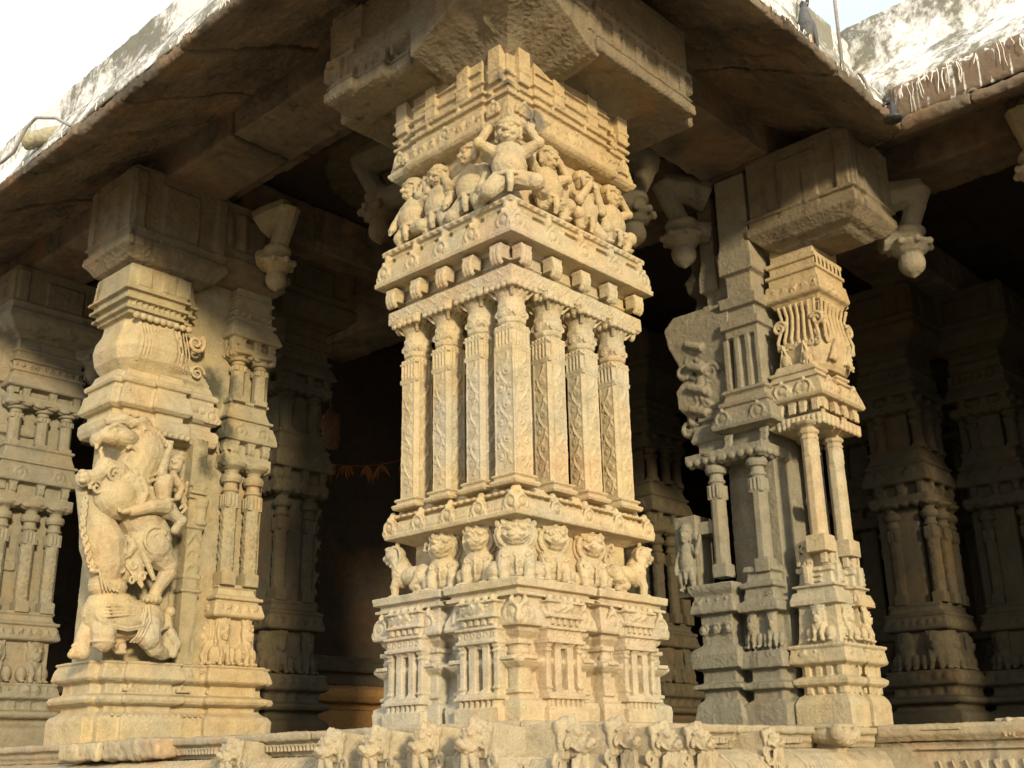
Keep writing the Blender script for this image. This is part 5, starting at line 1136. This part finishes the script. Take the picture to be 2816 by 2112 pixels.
# body along +x, tail to -x, pitched up
s.tube([(-.13, 0, .02), (-.10, 0, .04), (-.04, 0, .08), (.03, 0, .12), (.08, 0, .165), (.105, 0, .205)], [.016, .042, .060, .056, .038, .026], 14); s.ell((.122, 0, .222), (.034, .027, .028)); s.tube([(.145, 0, .212), (.172, 0, .192)], [.010, .003], 8)
for k in (-1, 1): s.ell((-.05, k*.052, .075), (.11, .018, .045), (0, R(-26), 0))
s.add([(-.18, -.028, .02), (-.18, .028, .02), (-.1, .022, .04), (-.1, -.022, .04), (-.18, -.028, .038), (-.18, .028, .038), (-.1, .022, .065), (-.1, -.022, .065)], [(3,2,1,0),(4,5,6,7),(0,1,5,4),(1,2,6,5),(2,3,7,6),(3,0,4,7)])
build('body', s, M_FEATH, pg, .004, 3, 0)
for k in (-1, 1):
    s = S(); s.push(PM); s.ell((.132, k*.026, .228), .006); build('eye', s, M_EYE, pg, 0)
    s = S(); P_ = PM @ Vector((-.01, k*.025, .06)); s.tube([P_, (P_.x, P_.y, 4.385)], .008)
    for a_ in (-.5, 0, .5): s.tube([(P_.x, P_.y, 4.388), (P_.x-.035, P_.y+a_*.05, 4.384)], .005)
    build('leg', s, M_EYE, pg, 0)
# floodlight hanging from a bracket at the inner corner
fl = thing('floodlight', (3.10, -1.0, 4.36), 'black hanging lamp with a flared rim at the inner corner of the eaves', 'lamp')
L0 = Vector((3.10, -1.04, 4.36))
s = S(); s.lathe(L0.x, L0.y, [(L0.z-.09, .066), (L0.z-.08, .07), (L0.z-.068, .068), (L0.z-.06, .036), (L0.z+.03, .034), (L0.z+.05, .026), (L0.z+.065, .012)], 20); build('lamp_body', s, M_METAL, fl, 0)
s = S(); s.tube([L0+Vector((0, 0, .06)), L0+Vector((-.01, 0, .09)), L0+Vector((-.05, .0, .06)), L0+Vector((-.11, .0, .0)), L0+Vector((-.13, .02, -.02))], .011); s.tube([L0+Vector((-.02, 0, .10)), L0+Vector((.0, .02, .14)), L0+Vector((.03, .02, .10)), L0+Vector((.02, 0, .06))], .005); s.box(L0.x-.10, L0.x-.05, L0.y-.02, L0.y+.02, L0.z+.02, L0.z+.06); build('bracket_arm', s, M_METAL, fl, 0)
# conduit arch beside it
s = S(); pts = [(2.62+.30*i/14, -.96-.02*i/14, 4.40+.15*math.sin(math.pi*i/14)) for i in range(15)]; s.tube(pts, .014, 8); s.ell(pts[-1], .014)
tag(build('conduit', s, M_PIPE, None, 0, origin=pts[0]), 'short grey conduit hoop arching over the eave beside the hanging lamp', 'pipe')
# lightning rods / poles
s = S(); s.tube([(2.42, -1.0, 4.36), (2.455, -1.0, 5.5), (2.47, -1.0, 6.4)], .013, 8); o = tag(build('pole', s, M_PIPE, None, 0, origin=(2.42, -1.0, 4.36)), 'thin upright grey pole rising from the right eave edge', 'pole')
s = S(); s.tube([(2.80, -.62, 5.35), (3.15, -.62, 6.35)], .014, 8); tag(build('pole', s, M_METAL, None, 0, origin=(2.8, -.62, 5.35)), 'dark slanting rod behind the upright pole on the roof', 'pole')
# left: rod leaning against the limed roll, water spout, bent pipe with a floodlight bar
s = S(); s.tube([(-.99, 3.15, 4.42), (-.80, 3.1, 4.80), (-.70, 3.08, 5.05)], .011, 8); tag(build('pole', s, M_PIPE, None, 0, origin=(-.99, 3.15, 4.42)), 'thin rod leaning against the limewashed roof edge on the left', 'pole')
sp = thing('water_spout', (-.9, 4.15, 4.42), 'stubby mossy stone water spout jutting from the limewashed roof on the left', 'spout')
s = S(); P0, P1 = Vector((-.80, 4.05, 4.66)), Vector((-1.02, 4.30, 4.60))
s.tube([P0, P0*.5+P1*.5, P1], [.075, .07, .066], 20); build('barrel', s, M_SPOUT, sp, .009, 1, .008)
s = S(); s.tube([P1-(P1-P0).normalized()*.05, P1+(P1-P0).normalized()*.012], .078, 20); build('rim', s, M_SPOUT, sp, .008, 1, .006)
fb = thing('light_bracket', (-1.0, 3.8, 4.40), 'curved iron pipe bracket with a short crossbar reaching out past the water spout', 'bracket')
s = S(); pts = [(-1.0, 3.55, 4.42), (-1.03, 3.75, 4.56), (-1.10, 3.95, 4.62), (-1.12, 4.05, 4.57), (-1.14, 4.12, 4.46), (-1.14, 4.18, 4.40), (-1.15, 4.36, 4.38), (-1.16, 4.75, 4.42)]; s.tube(pts, .013, 8); build('pipe', s, M_PIPE, fb, 0)
s = S(); s.box(-1.19, -1.13, 4.64, 4.82, 4.395, 4.435); s.tube([(-1.16, 4.7, 4.41), (-1.16, 4.72, 4.32)], .012); build('clamp', s, M_METAL, fb, 0)
# ------------------------------------------------------------------ INSIDE THE HALL
s = S(); n = 18; pts = []
A, B = Vector((2.35, 5.05, 2.74)), Vector((3.4, 4.25, 2.86))
cord = [A.lerp(B, i/n)+Vector((0, 0, -.12*math.sin(math.pi*i/n))) for i in range(n+1)]
gl = thing('garland', tuple(A), 'string of drooping dried orange marigold tassels hung across the dark hall', 'garland')
s.tube(cord, .003, 6); build('cord', s, M_MARI, gl, 0)
q = random.Random(5)
for i in (1, 4, 6, 9, 11, 14, 16):
    s = S(); p = cord[i]
    for k in range(9):
        a = q.uniform(0, 6.28); d = q.uniform(.02, .10); L = q.uniform(.05, .20); c_, s_ = math.cos(a), math.sin(a)
        s.tube([p, p+Vector((d*.35*c_, d*.35*s_, -L*.25)), p+Vector((d*.8*c_, d*.8*s_, -L*.65)), p+Vector((d*(1+q.uniform(-.3, .4))*c_, d*s_, -L))], [.003, .012, .010, .002], 6)
    build('tassel', s, M_MARI, gl, 0)
s = S(); c = Vector((2.62, 4.95, 3.06))
s.tube([c+Vector((0, 0, .22)), c+Vector((0, 0, .16)), c+Vector((.0, 0, .05)), c+Vector((.02, 0, -.10)), c+Vector((.05, 0, -.20))], [.03, .085, .10, .085, .05], 14); s.tube([c+Vector((0, 0, .2)), c+Vector((0, 0, 1.5))], .008)
tag(build('cloth_bundle', s, M_CLOTH, None, .012, 1, .03, origin=tuple(c)), 'saffron cloth bundle hanging in the dark above the garland', 'cloth bundle')
s = S(); W = [Vector(X_) for X_ in ((1.75, 2.0, 3.35), (1.76, 2.0, 2.86), (1.95, 1.82, 2.80))]
s.tube([W[0]+Vector((-.06, .05, .01)), W[0], W[1], W[2]], .008, 8); tag(build('iron_hook', s, M_METAL, None, 0, origin=tuple(W[0])), 'bent iron rod hook hanging in the dark just left of the corner pillar', 'hook')

# ------------------------------------------------------------------ GROUND
def sand():
    m, t, b = nt('dusty_ground'); n1 = noise(t, pos(t), .6, 6); n2 = noise(t, pos(t), 20, 5)
    c = mix(t, n1, (.22, .17, .11), (.28, .215, .14)); c = mix(t, .5, c, ramp(t, n2, [(.3, .7), (.7, 1.2)]), 'MULTIPLY')
    t.links.new(c, b.inputs['Base Color']); b.inputs['Roughness'].default_value = .95; return m
s = S(); s.add([(-600, -600, -1.9), (600, -600, -1.9), (600, 600, -1.9), (-600, 600, -1.9)], [(0, 1, 2, 3)]); struct(build('ground', s, sand(), None, 0, shade=False))

# ------------------------------------------------------------------ CAMERA, LIGHT, WORLD
cam = bpy.data.cameras.new('camera'); co = bpy.data.objects.new('camera', cam); col.objects.link(co)
cam.sensor_width = 36; cam.lens = 2398.8/2212*36; cam.clip_start = .05; cam.clip_end = 2000
az, pt, ro = R(42.63), R(18.84), R(-1.106)
f = Vector((math.cos(pt)*math.cos(az), math.cos(pt)*math.sin(az), math.sin(pt))); rt = Vector((math.sin(az), -math.cos(az), 0)); up = rt.cross(f)
r2 = rt*math.cos(ro)+up*math.sin(ro); u2 = up*math.cos(ro)-rt*math.sin(ro)
M = Matrix((r2, u2, -f)).transposed().to_4x4(); M.translation = Vector((-4.1185, -3.7945, -.1858)); co.matrix_world = M
scene.camera = co
SUN = Vector((-.435, -.88, .225)).normalized()
sl = bpy.data.lights.new('sun', 'SUN'); sl.energy = 3.8; sl.angle = R(6); sl.color = (1., .81, .53)
so = bpy.data.objects.new('sun', sl); col.objects.link(so); so.rotation_euler = (-SUN).to_track_quat('-Z', 'Y').to_euler(); so.location = SUN*30
wd = bpy.data.worlds.new('World'); scene.world = wd; wd.use_nodes = True
t = wd.node_tree; t.nodes.clear(); out = t.nodes.new('ShaderNodeOutputWorld'); bg = t.nodes.new('ShaderNodeBackground'); sk = t.nodes.new('ShaderNodeTexSky')
sk.sky_type = 'NISHITA'; sk.sun_disc = False; sk.sun_elevation = math.asin(SUN.z); sk.sun_rotation = math.atan2(SUN.x, SUN.y); sk.air_density = 1.2; sk.dust_density = 4.; sk.ozone_density = 1.
bg.inputs['Strength'].default_value = .15
# thin bright cloud veil
tc = t.nodes.new('ShaderNodeTexCoord'); nz = t.nodes.new('ShaderNodeTexNoise'); nz.inputs['Scale'].default_value = 1.6; nz.inputs['Detail'].default_value = 5
t.links.new(tc.outputs['Generated'], nz.inputs['Vector'])
rp_ = t.nodes.new('ShaderNodeValToRGB'); rp_.color_ramp.elements[0].position = .22; rp_.color_ramp.elements[1].position = .46; rp_.color_ramp.elements[0].color = (.7, .7, .7, 1); t.links.new(nz.outputs['Fac'], rp_.inputs[0])
nz2 = t.nodes.new('ShaderNodeTexNoise'); nz2.inputs['Scale'].default_value = 2.6; nz2.inputs['Detail'].default_value = 4; t.links.new(tc.outputs['Generated'], nz2.inputs['Vector'])
rp2 = t.nodes.new('ShaderNodeValToRGB'); rp2.color_ramp.elements[0].position = .40; rp2.color_ramp.elements[0].color = (.66, .73, .78, 1); rp2.color_ramp.elements[1].position = .58; t.links.new(nz2.outputs['Fac'], rp2.inputs[0])
mc = t.nodes.new('ShaderNodeMix'); mc.data_type = 'RGBA'; mc.blend_type = 'MULTIPLY'; mc.inputs[0].default_value = 1
mx = t.nodes.new('ShaderNodeMix'); mx.data_type = 'RGBA'; t.links.new(rp_.outputs[0], mx.inputs[0]); t.links.new(sk.outputs[0], mx.inputs[6]); mc.inputs[6].default_value = (8.8, 8.8, 8.8, 1); t.links.new(rp2.outputs[0], mc.inputs[7]); t.links.new(mc.outputs[2], mx.inputs[7])
t.links.new(mx.outputs[2], bg.inputs['Color']); t.links.new(bg.outputs[0], out.inputs[0])
scene.view_settings.view_transform = 'Standard'; scene.view_settings.look = 'None'; scene.view_settings.exposure = .25; scene.view_settings.gamma = 1
scene.cycles.max_bounces = 5; scene.cycles.diffuse_bounces = 3
